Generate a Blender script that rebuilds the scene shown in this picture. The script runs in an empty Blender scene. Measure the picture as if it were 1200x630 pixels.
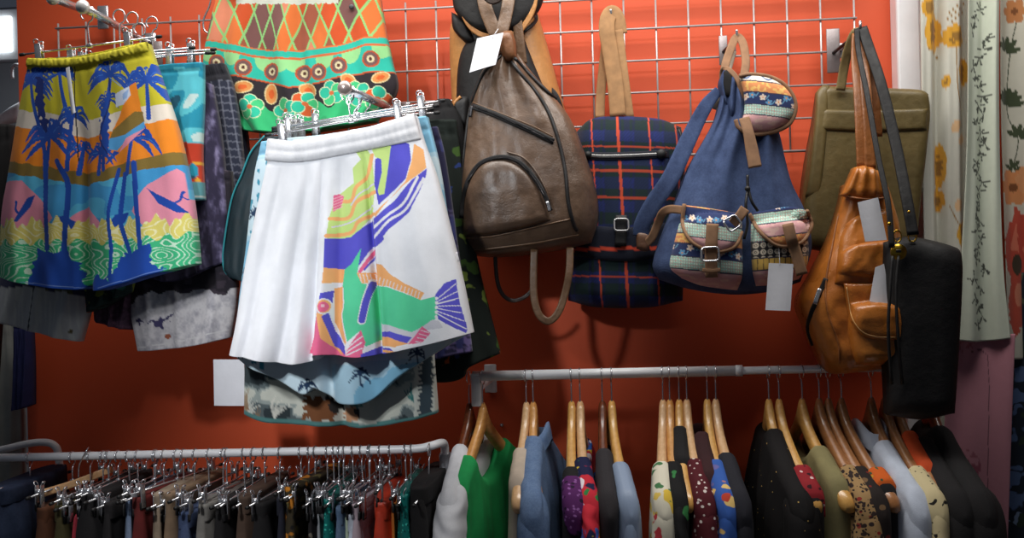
import bpy, math, random
import numpy as np
from mathutils import Vector, Matrix
random.seed(7); np.random.seed(7)
S = bpy.context.scene
COL = S.collection
# ------------------------------------------------------------ camera model
F = 1152.0; CAM = np.array([0.0, -2.4, 1.5]); YAW = math.radians(7.0); ROLL = math.radians(1.5)
_f = np.array([-math.sin(YAW), math.cos(YAW), 0.0]); _r = np.array([math.cos(YAW), math.sin(YAW), 0.0]); _u = np.array([0, 0, 1.0])
RT = _r * math.cos(ROLL) - _u * math.sin(ROLL); UP = _u * math.cos(ROLL) + _r * math.sin(ROLL); FW = _f

def at(px, py, y):
    """point of the plane Y=y that is seen at reference pixel (px,py); vectorised"""
    px = np.asarray(px, float); py = np.asarray(py, float); y = np.asarray(y, float)
    d = FW + ((px - 600) / F)[..., None] * RT + ((315 - py) / F)[..., None] * UP
    t = (y - CAM[1]) / d[..., 1]
    return CAM + t[..., None] * d

def pix(P):
    d = np.asarray(P, float) - CAM
    z = d @ FW
    return np.stack([600 + F * (d @ RT) / z, 315 - F * (d @ UP) / z], -1)

def A(pts, y):
    p = np.array([q[:2] for q in pts], float)
    yy = np.array([q[2] if len(q) > 2 else y for q in pts], float)
    return at(p[:, 0], p[:, 1], yy)

# ------------------------------------------------------------ materials
def lin(c):
    c = np.asarray(c, float) / 255.0
    return np.where(c <= 0.04045, c / 12.92, ((c + 0.055) / 1.055) ** 2.4)
def l4(c): return tuple(float(v) for v in lin(c)) + (1.0,)
MATS = {}
class NT:
    def __init__(s, name):
        s.m = bpy.data.materials.new(name); s.m.use_nodes = True; s.t = s.m.node_tree
        s.b = s.t.nodes['Principled BSDF']; s.n = s.t.nodes; s.L = s.t.links.new
    def new(s, k, **kw):
        n = s.n.new(k)
        for a, b in kw.items():
            if a in n.inputs.keys(): n.inputs[a].default_value = b
            else: setattr(n, a, b)
        return n
    def ramp(s, src, stops, interp='LINEAR'):
        r = s.n.new('ShaderNodeValToRGB'); r.color_ramp.interpolation = interp
        e = r.color_ramp.elements
        while len(e) > 1: e.remove(e[-1])
        e[0].position = stops[0][0]; e[0].color = stops[0][1]
        for p, c in stops[1:]:
            q = e.new(p); q.color = c
        s.L(src, r.inputs[0]); return r.outputs[0]
    def mix(s, fac, a, b, mode='MIX'):
        m = s.n.new('ShaderNodeMix'); m.data_type = 'RGBA'; m.blend_type = mode
        for sock, v in ((m.inputs[0], fac), (m.inputs[6], a), (m.inputs[7], b)):
            if hasattr(v, 'is_output'): s.L(v, sock)
            else: sock.default_value = v
        return m.outputs[2]
    def bump(s, h, st, d=0.002):
        b = s.n.new('ShaderNodeBump'); b.inputs['Strength'].default_value = st; b.inputs['Distance'].default_value = d
        s.L(h, b.inputs['Height']); s.L(b.outputs[0], s.b.inputs['Normal'])
BW = ((0, 0, 0, 1), (1, 1, 1, 1))

def M(name, col, rough=.8, metal=0, var=.12, vs=40, bump=.2, bs=400, sheen=0, spec=.5, coat=0, col2=None):
    if name in MATS: return MATS[name]
    k = NT(name); tc = k.new('ShaderNodeTexCoord')
    n = k.new('ShaderNodeTexNoise', Scale=vs, Detail=5.0); k.L(tc.outputs['Object'], n.inputs['Vector'])
    c2 = col2 if col2 is not None else [min(255, v * (1 - var)) for v in col]
    c = k.ramp(n.outputs[0], [(.32, l4(c2)), (.68, l4(col))])
    k.L(c, k.b.inputs['Base Color'])
    k.b.inputs['Roughness'].default_value = rough; k.b.inputs['Metallic'].default_value = metal
    k.b.inputs['Specular IOR Level'].default_value = spec; k.b.inputs['Sheen Weight'].default_value = sheen
    k.b.inputs['Coat Weight'].default_value = coat; k.b.inputs['Coat Roughness'].default_value = .25
    if bump:
        n2 = k.new('ShaderNodeTexNoise', Scale=bs, Detail=3.0); k.L(tc.outputs['Object'], n2.inputs['Vector'])
        k.bump(n2.outputs[0], bump)
    MATS[name] = k.m; return k.m

def M_print(name, rough=.85, bump=.25, bs=700, sheen=.1):
    """cloth whose dyed print is stored on the cloth itself (point attribute)"""
    if name in MATS: return MATS[name]
    k = NT(name); a = k.new('ShaderNodeAttribute', attribute_name='Col')
    tc = k.new('ShaderNodeTexCoord')
    n = k.new('ShaderNodeTexNoise', Scale=60.0, Detail=4.0); k.L(tc.outputs['Object'], n.inputs['Vector'])
    c = k.mix(.08, a.outputs['Color'], k.ramp(n.outputs[0], [(.3, (.45, .45, .45, 1)), (.7, (1, 1, 1, 1))]), 'MULTIPLY')
    k.L(c, k.b.inputs['Base Color']); k.b.inputs['Roughness'].default_value = rough
    k.b.inputs['Sheen Weight'].default_value = sheen; k.b.inputs['Specular IOR Level'].default_value = .3
    n2 = k.new('ShaderNodeTexNoise', Scale=float(bs), Detail=2.0); k.L(tc.outputs['Object'], n2.inputs['Vector'])
    k.bump(n2.outputs[0], bump)
    MATS[name] = k.m; return k.m

def M_blobs(name, base, blobs, rough=.85, warp=.25, bump=.2, sheen=0, off=0.0):
    """procedural printed cloth: blobs = [(colour, scale, size, edge)] of warped cells laid one over the other"""
    if name in MATS: return MATS[name]
    k = NT(name); tc = k.new('ShaderNodeTexCoord')
    nz = k.new('ShaderNodeTexNoise', Scale=22.0, Detail=2.0); k.L(tc.outputs['Object'], nz.inputs['Vector'])
    c = l4(base)
    for i, (bc, sc, size, keep) in enumerate(blobs):
        mp = k.new('ShaderNodeMapping'); mp.inputs['Location'].default_value = (off + 1.7 * i, .9 * i, 2.3 * i)
        k.L(tc.outputs['Object'], mp.inputs[0])
        ad = k.n.new('ShaderNodeMix'); ad.data_type = 'VECTOR'; ad.inputs[0].default_value = warp * 8 / sc
        k.L(mp.outputs[0], ad.inputs[4]); k.L(nz.outputs[1], ad.inputs[5])
        v = k.new('ShaderNodeTexVoronoi', Scale=float(sc)); k.L(ad.outputs[1], v.inputs['Vector'])
        m1 = k.ramp(v.outputs['Distance'], [(size * .85, (1, 1, 1, 1)), (size, (0, 0, 0, 1))])
        if keep < 1:
            sp = k.new('ShaderNodeSeparateColor'); k.L(v.outputs['Color'], sp.inputs[0])
            m2 = k.ramp(sp.outputs[0], [(keep - .01, (1, 1, 1, 1)), (keep, (0, 0, 0, 1))])
            m1 = k.mix(1.0, m1, m2, 'MULTIPLY')
        c = k.mix(m1, c, l4(bc))
    if hasattr(c, 'is_output'): k.L(c, k.b.inputs['Base Color'])
    k.b.inputs['Roughness'].default_value = rough; k.b.inputs['Sheen Weight'].default_value = sheen
    k.b.inputs['Specular IOR Level'].default_value = .3
    n2 = k.new('ShaderNodeTexNoise', Scale=600.0, Detail=2.0); k.L(tc.outputs['Object'], n2.inputs['Vector'])
    k.bump(n2.outputs[0], bump)
    MATS[name] = k.m; return k.m

def M_leather(name, c1, c2, rough=.42, scale=9, crease=.5, coat=.15):
    if name in MATS: return MATS[name]
    k = NT(name); tc = k.new('ShaderNodeTexCoord')
    n = k.new('ShaderNodeTexNoise', Scale=float(scale), Detail=7.0, Roughness=.65); k.L(tc.outputs['Object'], n.inputs['Vector'])
    n3 = k.new('ShaderNodeTexNoise', Scale=scale * 7.0, Detail=4.0); k.L(tc.outputs['Object'], n3.inputs['Vector'])
    c = k.ramp(n.outputs[0], [(.3, l4(c1)), (.7, l4(c2))])
    c = k.mix(.2, c, k.ramp(n3.outputs[0], [(.35, (.3, .3, .3, 1)), (.65, (1, 1, 1, 1))]), 'MULTIPLY')
    k.L(c, k.b.inputs['Base Color'])
    r = k.ramp(n3.outputs[0], [(.2, (rough - .08,) * 3 + (1,)), (.8, (rough + .12,) * 3 + (1,))]); k.L(r, k.b.inputs['Roughness'])
    k.b.inputs['Coat Weight'].default_value = coat; k.b.inputs['Coat Roughness'].default_value = .3
    v = k.new('ShaderNodeTexVoronoi', Scale=420.0); k.L(tc.outputs['Object'], v.inputs['Vector'])
    s = k.n.new('ShaderNodeMath'); s.operation = 'MULTIPLY_ADD'; s.inputs[1].default_value = .15
    k.L(v.outputs[0], s.inputs[0]); k.L(n3.outputs[0], s.inputs[2])
    k.bump(s.outputs[0], crease, .003)
    MATS[name] = k.m; return k.m

def M_denim(name, c1, c2, sc=1.0):
    if name in MATS: return MATS[name]
    k = NT(name); tc = k.new('ShaderNodeTexCoord')
    w = k.new('ShaderNodeTexWave', Scale=220.0 * sc, Distortion=1.5); w.bands_direction = 'DIAGONAL'; k.L(tc.outputs['Object'], w.inputs[0])
    n = k.new('ShaderNodeTexNoise', Scale=14.0, Detail=8.0, Roughness=.7); k.L(tc.outputs['Object'], n.inputs['Vector'])
    n2 = k.new('ShaderNodeTexNoise', Scale=260.0, Detail=2.0); k.L(tc.outputs['Object'], n2.inputs['Vector'])
    c = k.ramp(n.outputs[0], [(.3, l4(c1)), (.72, l4(c2))])
    c = k.mix(.22, c, k.ramp(n2.outputs[0], [(.35, (.25, .25, .3, 1)), (.65, (1, 1, 1, 1))]), 'MULTIPLY')
    k.L(c, k.b.inputs['Base Color']); k.b.inputs['Roughness'].default_value = .9
    k.b.inputs['Specular IOR Level'].default_value = .2
    k.bump(w.outputs[0], .25); MATS[name] = k.m; return k.m

def M_emit(name, col, st):
    k = NT(name); k.b.inputs['Emission Color'].default_value = l4(col); k.b.inputs['Emission Strength'].default_value = st
    k.b.inputs['Base Color'].default_value = l4(col); MATS[name] = k.m; return k.m

# ------------------------------------------------------------ objects
ORG = {}
def _mesh(name, V, Fc, mat, smooth=True, cols=None, sharp=None):
    me = bpy.data.meshes.new(name)
    me.from_pydata([tuple(map(float, v)) for v in V], [], Fc)
    if cols is not None:
        a = me.color_attributes.new('Col', 'FLOAT_COLOR', 'POINT')
        c = np.ones((len(V), 4), np.float32); c[:, :3] = lin(cols)
        a.data.foreach_set('color', c.ravel())
    me.materials.append(mat)
    if smooth:
        me.polygons.foreach_set('use_smooth', [True] * len(me.polygons))
        if sharp: me.set_sharp_from_angle(angle=math.radians(sharp))
    me.update(); return me
def part(name, VF, mat, parent, smooth=True, label=None, sharp=None, kind=None):
    V, Fc = np.asarray(VF[0], float), VF[1]; cols = VF[2] if len(VF) > 2 else None
    org = ORG[parent.name]
    o = bpy.data.objects.new(name, _mesh(name, V - org, Fc, mat, smooth, cols, sharp)); COL.objects.link(o)
    o.parent = parent; ORG[o.name] = org
    if label: o['label'] = label
    if kind: o['kind'] = kind
    return o
def tag(o, label, cat, group=None):
    o['label'] = label; o['category'] = cat
    if group: o['group'] = group
    return o
def thing(name, label, cat, org, group=None):
    o = bpy.data.objects.new(name, None); COL.objects.link(o); o.empty_display_size = .03
    o.location = [float(v) for v in org]; ORG[o.name] = np.asarray(org, float)
    return tag(o, label, cat, group)
def single(name, VF, mat, label, cat, group=None, smooth=True, sharp=None):
    V = np.asarray(VF[0], float); org = V.mean(0); org[2] = V[:, 2].min()
    o = bpy.data.objects.new(name, _mesh(name, V - org, VF[1], mat, smooth, VF[2] if len(VF) > 2 else None, sharp)); COL.objects.link(o)
    o.location = org; ORG[o.name] = org
    return tag(o, label, cat, group)
def struct(name, VF, mat, smooth=False, parent=None):
    if parent is not None: return part(name, VF, mat, parent, smooth)
    V = np.asarray(VF[0], float); org = V.mean(0); org[2] = V[:, 2].min()
    o = bpy.data.objects.new(name, _mesh(name, V - org, VF[1], mat, smooth)); COL.objects.link(o)
    o.location = org; ORG[o.name] = org; o['kind'] = 'structure'; return o
def dup(root, loc, rot, label, group=None):
    r = root.copy(); COL.objects.link(r); r.location = [float(v) for v in loc]; r.rotation_euler = rot; r['label'] = label
    if group: r['group'] = group
    for ch in list(root.children):
        c = ch.copy(); COL.objects.link(c); c.parent = r
        for g in list(ch.children):
            d = g.copy(); COL.objects.link(d); d.parent = c
    return r

# ------------------------------------------------------------ geometry
def join(*parts):
    V = []; Fc = []; C = []; n = 0
    for p in parts:
        V.append(np.asarray(p[0], float)); Fc += [tuple(i + n for i in f) for f in p[1]]; n += len(p[0])
        if len(p) > 2: C.append(p[2])
    return (np.concatenate(V), Fc, np.concatenate(C)) if C else (np.concatenate(V), Fc)
def xf(VF, loc=(0, 0, 0), rx=0, ry=0, rz=0, sc=1):
    m = (Matrix.Rotation(rz, 3, 'Z') @ Matrix.Rotation(ry, 3, 'Y') @ Matrix.Rotation(rx, 3, 'X'))
    V = (np.asarray(VF[0]) * sc) @ np.array(m).T + np.asarray(loc)
    return (V,) + tuple(VF[1:])
def smooth_path(P, n=8):
    P = np.asarray(P, float)
    if len(P) < 3 or n <= 1: return P
    Q = np.vstack([2 * P[0] - P[1], P, 2 * P[-1] - P[-2]]); out = []
    for i in range(1, len(Q) - 2):
        a, b, c, d = Q[i - 1], Q[i], Q[i + 1], Q[i + 2]
        for t in np.linspace(0, 1, n, endpoint=False):
            out.append(.5 * (2 * b + (c - a) * t + (2 * a - 5 * b + 4 * c - d) * t * t + (3 * b - a - 3 * c + d) * t ** 3))
    out.append(P[-1]); return np.array(out)
def resamp(P, n):
    P = np.asarray(P, float); d = np.r_[0, np.cumsum(np.linalg.norm(np.diff(P, axis=0), axis=1))]
    t = np.linspace(0, d[-1], n) if np.isscalar(n) else np.asarray(n) * d[-1]
    return np.stack([np.interp(t, d, P[:, i]) for i in range(P.shape[1])], -1)
def loft(R, closed_ring=True, cap=True):
    """R: (rows, ring, 3)"""
    R = np.asarray(R, float); nr, m = R.shape[:2]; V = R.reshape(-1, 3); Fc = []
    for i in range(nr - 1):
        for j in range(m if closed_ring else m - 1):
            k = (j + 1) % m
            Fc.append((i * m + j, i * m + k, (i + 1) * m + k, (i + 1) * m + j))
    if cap and closed_ring:
        Fc.append(tuple(range(m - 1, -1, -1))); Fc.append(tuple((nr - 1) * m + j for j in range(m)))
    return V, Fc
def frames(P, nrm=None):
    T = np.gradient(P, axis=0); T /= np.linalg.norm(T, axis=1)[:, None] + 1e-12
    N = np.zeros_like(P)
    if nrm is not None:
        nrm = np.asarray(nrm, float)
        if nrm.ndim == 1: nrm = np.tile(nrm, (len(P), 1))
        Sd = np.cross(T, nrm)
        for i in range(len(P)):
            if np.linalg.norm(Sd[i]) < .15 and i: Sd[i] = Sd[i - 1]
        Sd /= np.linalg.norm(Sd, axis=1)[:, None] + 1e-12; N = np.cross(Sd, T); return T, Sd, N
    a = np.array([0, 0, 1.0]) if abs(T[0][2]) < .9 else np.array([1.0, 0, 0])
    s = np.cross(T[0], a); s /= np.linalg.norm(s); Sd = [s]
    for i in range(1, len(P)):
        s = Sd[-1] - T[i] * np.dot(Sd[-1], T[i]); s /= np.linalg.norm(s) + 1e-12; Sd.append(s)
    Sd = np.array(Sd); return T, Sd, np.cross(Sd, T)
def tube(P, r, n=8, sm=6):
    P = smooth_path(P, sm); T, Sd, N = frames(P); r = np.broadcast_to(np.asarray(r, float), len(P)) if np.ndim(r) == 0 else np.interp(np.linspace(0, 1, len(P)), np.linspace(0, 1, len(r)), r)
    a = np.linspace(0, 2 * math.pi, n, endpoint=False)
    R = P[:, None] + r[:, None, None] * (np.cos(a)[None, :, None] * Sd[:, None] + np.sin(a)[None, :, None] * N[:, None])
    return loft(R)
def ribbon(P, w, th=.003, nrm=(0, -1, 0), sm=8, pad=0):
    P = smooth_path(P, sm); T, Sd, N = frames(P, nrm)
    w = np.full(len(P), float(w)) if np.ndim(w) == 0 else np.interp(np.linspace(0, 1, len(P)), np.linspace(0, 1, len(w)), w)
    b = min(th * .45, .0015)
    rows = []
    for i in range(len(P)):
        h, t = w[i] / 2, th / 2
        sec = [(-h + b, t), (-h * .5, t + pad), (0, t + pad), (h * .5, t + pad), (h - b, t), (h, t - b), (h, -t + b), (h - b, -t), (0, -t), (-h + b, -t), (-h, -t + b), (-h, t - b)]
        rows.append([P[i] + Sd[i] * x + N[i] * y for x, y in sec])
    return loft(rows)
def box(c, s, b=.0, rz=0, seg=1):
    hx, hy, hz = [v / 2 for v in s]; b = min(b, hx * .95, hy * .95, hz * .95)
    if b <= 0:
        V = [(x, y, z) for z in (-hz, hz) for x, y in ((-hx, -hy), (hx, -hy), (hx, hy), (-hx, hy))]
        Fc = [(3, 2, 1, 0), (4, 5, 6, 7), (0, 1, 5, 4), (1, 2, 6, 5), (2, 3, 7, 6), (3, 0, 4, 7)]
        return xf((np.array(V), Fc), c, rz=rz)
    rows = []
    def ring(x, y, z, r):
        o = []
        for cx, cy, a0 in ((x - r, y - r, 0), (-x + r, y - r, 90), (-x + r, -y + r, 180), (x - r, -y + r, 270)):
            for k in range(3):
                a = math.radians(a0 + 45 * k); o.append((cx + r * math.cos(a), cy + r * math.sin(a), z))
        return o
    rows = [ring(hx - b, hy - b, -hz, b * .3), ring(hx - b * .3, hy - b * .3, -hz + b * .3, b * .8), ring(hx, hy, -hz + b, b), ring(hx, hy, hz - b, b), ring(hx - b * .3, hy - b * .3, hz - b * .3, b * .8), ring(hx - b, hy - b, hz, b * .3)]
    return xf(loft(rows), c, rz=rz)
def lathe(prof, n=24, axis='z', c=(0, 0, 0)):
    a = np.linspace(0, 2 * math.pi, n, endpoint=False)
    R = [[(r * math.cos(t), r * math.sin(t), z) for t in a] for r, z in prof]
    VF = loft(R)
    if axis == 'y': VF = xf(VF, rx=math.pi / 2)
    if axis == 'x': VF = xf(VF, ry=math.pi / 2)
    return xf(VF, c)
def rect_loop(pts, r, y, k=.2):
    """rounded wire frame through four reference corners at depth y"""
    q = []
    for i in range(4):
        p, a, b = np.array(pts[i], float), np.array(pts[i - 1], float), np.array(pts[(i + 1) % 4], float)
        q += [p + (a - p) * k, p + (a - p) * k * .3 + (b - p) * k * .3, p + (b - p) * k]
    q.append(q[0]); W = A(q, y); W = np.vstack([W, W[1:2]]); return tube(W, r, 8, 1)
def ball(c, r, n=20, sx=1, sy=1, sz=1):
    k = np.linspace(-math.pi / 2 + .08, math.pi / 2 - .08, 12)
    V, Fc = lathe([(r * math.cos(t), r * math.sin(t)) for t in k], n)
    return np.asarray(V) * np.array([sx, sy, sz]) + np.asarray(c), Fc
def card(px4, y, th=.0012, dy=(0, 0, 0, 0), n=6):
    """flat stiff card: 4 reference corners (tl,tr,br,bl) with real thickness"""
    y4 = [y + d for d in dy]; q = [at(p[0], p[1], yy) for p, yy in zip(px4, y4)]
    rows = []
    for k in (0, 1):
        g = []
        for v in np.linspace(0, 1, n):
            l = q[0] * (1 - v) + q[3] * v; r = q[1] * (1 - v) + q[2] * v
            for u in np.linspace(0, 1, n): g.append(l * (1 - u) + r * u + np.array([0, k * th - .004 * math.sin(u * 2.5) * v, 0]))
        rows.append(np.array(g))
    return stitch(rows[0].reshape(n, n, 3), rows[1].reshape(n, n, 3))
def stitch(Fg, Bg, cols=None):
    nv, nu = Fg.shape[:2]; N = nv * nu; V = np.concatenate([Fg.reshape(-1, 3), Bg.reshape(-1, 3)]); Fc = []
    idx = np.arange(N).reshape(nv, nu)
    a = idx[:-1, :-1].ravel(); b = idx[:-1, 1:].ravel(); c = idx[1:, 1:].ravel(); d = idx[1:, :-1].ravel()
    Fc += list(zip(a.tolist(), d.tolist(), c.tolist(), b.tolist()))
    Fc += list(zip((a + N).tolist(), (b + N).tolist(), (c + N).tolist(), (d + N).tolist()))
    bd = list(idx[0, :]) + list(idx[1:, -1]) + list(idx[-1, -2::-1]) + list(idx[-2:0:-1, 0]); bd = [int(v) for v in bd]
    for i in range(len(bd)):
        p, q = bd[i], bd[(i + 1) % len(bd)]; Fc.append((p, q, q + N, p + N))
    return (V, Fc) if cols is None else (V, Fc, np.concatenate([cols, cols]))
def prof(x): x = np.clip(x, 0, 1); return np.sqrt(np.clip(1 - (1 - x) ** 2, 0, 1))
def pillow(bulge, ru=.3, rt=.3, rb=.3):
    return lambda U, V: bulge * prof(np.minimum(U, 1 - U) / ru) * prof(V / rt if rt else V * 0 + 1) * prof((1 - V) / rb if rb else V * 0 + 1)
def noise2(x, y, seed=0):
    x = np.asarray(x, float); y = np.asarray(y, float); xi = np.floor(x).astype(int); yi = np.floor(y).astype(int); fx = x - xi; fy = y - yi
    fx = fx * fx * (3 - 2 * fx); fy = fy * fy * (3 - 2 * fy)
    def h(a, b):
        v = np.sin(a * 127.1 + b * 311.7 + seed * 74.7) * 43758.5453; return v - np.floor(v)
    return (h(xi, yi) * (1 - fx) + h(xi + 1, yi) * fx) * (1 - fy) + (h(xi, yi + 1) * (1 - fx) + h(xi + 1, yi + 1) * fx) * fy
class Patch:
    """a closed cushion of cloth or leather bounded by four edge curves (reference pixels on the plane Y=y0)"""
    def __init__(s, L, R, T, B, y0, nu, nv, dep, back=.01, paint=None, sm=True, corner=None):
        f = (lambda p: smooth_path(p, 10)) if sm else (lambda p: np.asarray(p, float))
        u = np.linspace(0, 1, nu); v = np.linspace(0, 1, nv)
        L = resamp(f(L), v); R = resamp(f(R), v); T = resamp(f(T), u); B = resamp(f(B), u)
        U, Vv = np.meshgrid(u, v)
        P = (1 - Vv)[..., None] * T[None] + Vv[..., None] * B[None] + (1 - U)[..., None] * L[:, None] + U[..., None] * R[:, None]
        P -= ((1 - U) * (1 - Vv))[..., None] * T[0] + (U * (1 - Vv))[..., None] * T[-1] + ((1 - U) * Vv)[..., None] * B[0] + (U * Vv)[..., None] * B[-1]
        yy = y0(P[..., 0], P[..., 1]) if callable(y0) else np.full(P.shape[:2], float(y0))
        W = at(P[..., 0], P[..., 1], yy); d = dep(U, Vv) if callable(dep) else np.full(U.shape, dep)
        Fg = W.copy(); Fg[..., 1] -= d; Bg = W.copy(); Bg[..., 1] += (back(U, Vv) if callable(back) else back) + .0012
        s.F = Fg; s.P = P; s.U = U; s.V = Vv
        c = None
        if paint is not None: c = paint(P[..., 0].ravel(), P[..., 1].ravel(), U.ravel(), Vv.ravel())
        s.VF = stitch(Fg, Bg, c)
        s.q = pix(Fg.reshape(-1, 3)); s.y = Fg[..., 1].ravel()
    def S(s, px, py, off=0.0):
        px = np.asarray(px, float); sh = px.shape; a = np.stack([px.ravel(), np.asarray(py, float).ravel()], -1); out = np.zeros(len(a))
        for i in range(0, len(a), 256):
            d = ((a[i:i + 256, None] - s.q[None]) ** 2).sum(-1); j = np.argpartition(d, 4, axis=1)[:, :4]
            w = 1 / (np.take_along_axis(d, j, 1) + 1e-3); out[i:i + 256] = (s.y[j] * w).sum(1) / w.sum(1)
        return out.reshape(sh) - off
    def on(s, pts, off=.002, n=6):
        p = smooth_path(np.asarray(pts, float), n); return at(p[:, 0], p[:, 1], s.S(p[:, 0], p[:, 1], off))
def fold(items, v0=0.0, seed=3, rip=.0):
    """hanging folds: items (centre u at hem, width, depth, drift)"""
    def fn(U, V):
        d = np.zeros_like(U); r = np.clip((V - v0) / (1 - v0 + 1e-9), 0, 1) ** .7
        for c, w, a, k in items: d += a * r * np.exp(-((U - c - k * (1 - V)) / w) ** 2)
        if rip: d += rip * (noise2(U * 9, V * 4, seed) - .5) + rip * .5 * (noise2(U * 23, V * 9, seed + 5) - .5)
        return d
    return fn
# ------------------------------------------------------------ dyed prints
class Paint:
    def __init__(s, x, y, base): s.x, s.y = x, y; s.c = np.tile(np.asarray(base, float), (len(x), 1))
    def m(s, mask, col, a=1.0): s.c[mask] = s.c[mask] * (1 - a) + np.asarray(col, float) * a
    def poly(s, P, col, jit=0, a=1.0, sm=0):
        if sm: P = smooth_path(list(P) + [P[0]], sm)[:-1]
        x, y = s.x, s.y
        if jit: x = x + jit * (noise2(s.x * .25, s.y * .25, 1) - .5) * 2; y = y + jit * (noise2(s.x * .25, s.y * .25, 2) - .5) * 2
        P = np.asarray(P, float); lo, hi = P.min(0) - 1, P.max(0) + 1
        idx = np.where((x > lo[0]) & (x < hi[0]) & (y > lo[1]) & (y < hi[1]))[0]
        if not len(idx): return
        X, Y = x[idx], y[idx]; ins = np.zeros(len(idx), bool); j = len(P) - 1
        for i in range(len(P)):
            xi, yi = P[i]; xj, yj = P[j]
            ins ^= ((yi > Y) != (yj > Y)) & (X < (xj - xi) * (Y - yi) / (yj - yi + 1e-12) + xi); j = i
        k = idx[ins]; s.c[k] = s.c[k] * (1 - a) + np.asarray(col, float) * a
    def ell(s, cx, cy, rx, ry, col, rot=0, a=1.0):
        c, q = math.cos(rot), math.sin(rot); dx, dy = s.x - cx, s.y - cy
        s.m(((dx * c + dy * q) / rx) ** 2 + ((-dx * q + dy * c) / ry) ** 2 < 1, col, a)
    def line(s, P, w, col, sm=6, w2=None, a=1.0):
        P = smooth_path(np.asarray(P, float), sm); n = len(P) - 1
        w2 = w if w2 is None else w2; lo, hi = P.min(0) - max(w, w2), P.max(0) + max(w, w2)
        idx = np.where((s.x > lo[0]) & (s.x < hi[0]) & (s.y > lo[1]) & (s.y < hi[1]))[0]
        if not len(idx): return
        X, Y = s.x[idx], s.y[idx]; hit = np.zeros(len(idx), bool)
        for i in range(n):
            p, q = P[i], P[i + 1]; d = q - p; t = np.clip(((X - p[0]) * d[0] + (Y - p[1]) * d[1]) / (d @ d + 1e-9), 0, 1)
            ww = (w + (w2 - w) * (i + t) / n) / 2
            hit |= (X - p[0] - t * d[0]) ** 2 + (Y - p[1] - t * d[1]) ** 2 < ww ** 2
        k = idx[hit]; s.c[k] = s.c[k] * (1 - a) + np.asarray(col, float) * a
    def palm(s, cx, cy, r, col, n=9, seed=0, trunk=None, tw=4, hi=None):
        rg = random.Random(seed)
        if trunk: s.line([(cx, cy)] + trunk, tw * .7, col, w2=tw)
        for i in range(n):
            a = math.radians(-205 + 230 * i / (n - 1) + rg.uniform(-9, 9)); q = r * rg.uniform(.8, 1.12)
            ex, ey = cx + q * math.cos(a) * .92, cy + q * .62 * math.sin(a) + q * .52
            mx, my = cx + q * .52 * math.cos(a), cy + q * .62 * math.sin(a) + q * .03
            P = smooth_path([(cx, cy), (mx, my), (ex, ey)], 6); nn = len(P); up = []; dn = []
            for k in range(nn):
                t = k / (nn - 1); w = r * .125 * math.sin(math.pi * min(1, t * .86 + .10)) * (1 if k % 2 else .78)
                dx, dy = P[min(k + 1, nn - 1)] - P[max(k - 1, 0)]; l = math.hypot(dx, dy) + 1e-9
                up.append((P[k][0] - dy / l * w * .55, P[k][1] + dx / l * w * .55)); dn.append((P[k][0] + dy / l * w, P[k][1] - dx / l * w))
            s.poly(up + dn[::-1], col)
            if hi and i % 2: s.line(P[2:-2], .6, hi, 1)
# ============================================================ common materials
CHROME = M('chrome', (214, 214, 218), .24, .8, .05, 20, 0)
STEEL = M('zinc_wire', (204, 202, 202), .38, .45, .1, 30, .05)
DARKSTEEL = M('dark_steel', (70, 68, 70), .4, 1, .1, 30, 0)
WHITEPAINT = M('white_powder_coat', (244, 244, 246), .35, 0, .05, 12, .05, 90)
RUBBER = M('black_rubber', (18, 17, 18), .6, 0, .1, 50, .1)
PAPER = M('white_card', (226, 226, 232), .75, 0, .03, 30, .08, 200)
BRASS = M('brass', (205, 165, 60), .25, 1, .15, 30, 0)
def T(sc, ox, oy): return lambda *p: [(ox + a / sc, oy + b / sc) for a, b in p]
# ============================================================ the setting
def wallmat(name, c1, c2):
    k = NT(name); tc = k.new('ShaderNodeTexCoord'); n = k.new('ShaderNodeTexNoise', Scale=1.6, Detail=4.0); k.L(tc.outputs['Object'], n.inputs['Vector'])
    n2 = k.new('ShaderNodeTexNoise', Scale=160.0, Detail=4.0); k.L(tc.outputs['Object'], n2.inputs['Vector'])
    k.L(k.ramp(n.outputs[0], [(.3, l4(c1)), (.7, l4(c2))]), k.b.inputs['Base Color']); k.b.inputs['Roughness'].default_value = .62
    k.bump(n2.outputs[0], .12, .001); return k.m
ORANGE = wallmat('orange_paint', (210, 80, 40), (218, 86, 44))
GREYW = wallmat('grey_paint', (120, 122, 126), (132, 134, 138))
FLOORM = wallmat('grey_vinyl', (92, 84, 80), (110, 102, 96))
CEILM = wallmat('white_ceiling_paint', (205, 203, 200), (212, 210, 208))
xl = at(22, 100, 0)[0]; xr = at(1050, 60, 0)[0]
struct('wall_back', box(((xl + 2.1) / 2, .05, 1.35), (2.1 - xl, .1, 2.7)), ORANGE)
struct('wall_side', box((2.15, -1.0, 1.35), (.1, 2.2, 2.7)), GREYW)
struct('wall_far', box((-1.6, 1.65, 1.35), (3.6, .1, 2.7)), GREYW)
struct('floor', box((-.3, -.6, -.05), (6.2, 4.6, .1)), FLOORM)
# white door frame at the right of the orange wall
xa = at(1050, 200, -.02)[0]; xb = at(1078, 200, -.02)[0]
struct('trim_1', box(((xa + xb) / 2, -.03, 1.34), (xb - xa, .06, 2.68), .006), WHITEPAINT)
# window with daylight in the room beyond, seen past the left end of the wall
wc = at(2, 44, 1.6)
wn = struct('window_1', join(box((wc[0] - .25, 1.58, wc[2]), (.72, .05, .22), .004)), WHITEPAINT)
struct('pane', box((wc[0] - .25, 1.548, wc[2]), (.66, .02, .15)), M_emit('daylight_pane', (240, 250, 255), 2.2), parent=wn)
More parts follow.
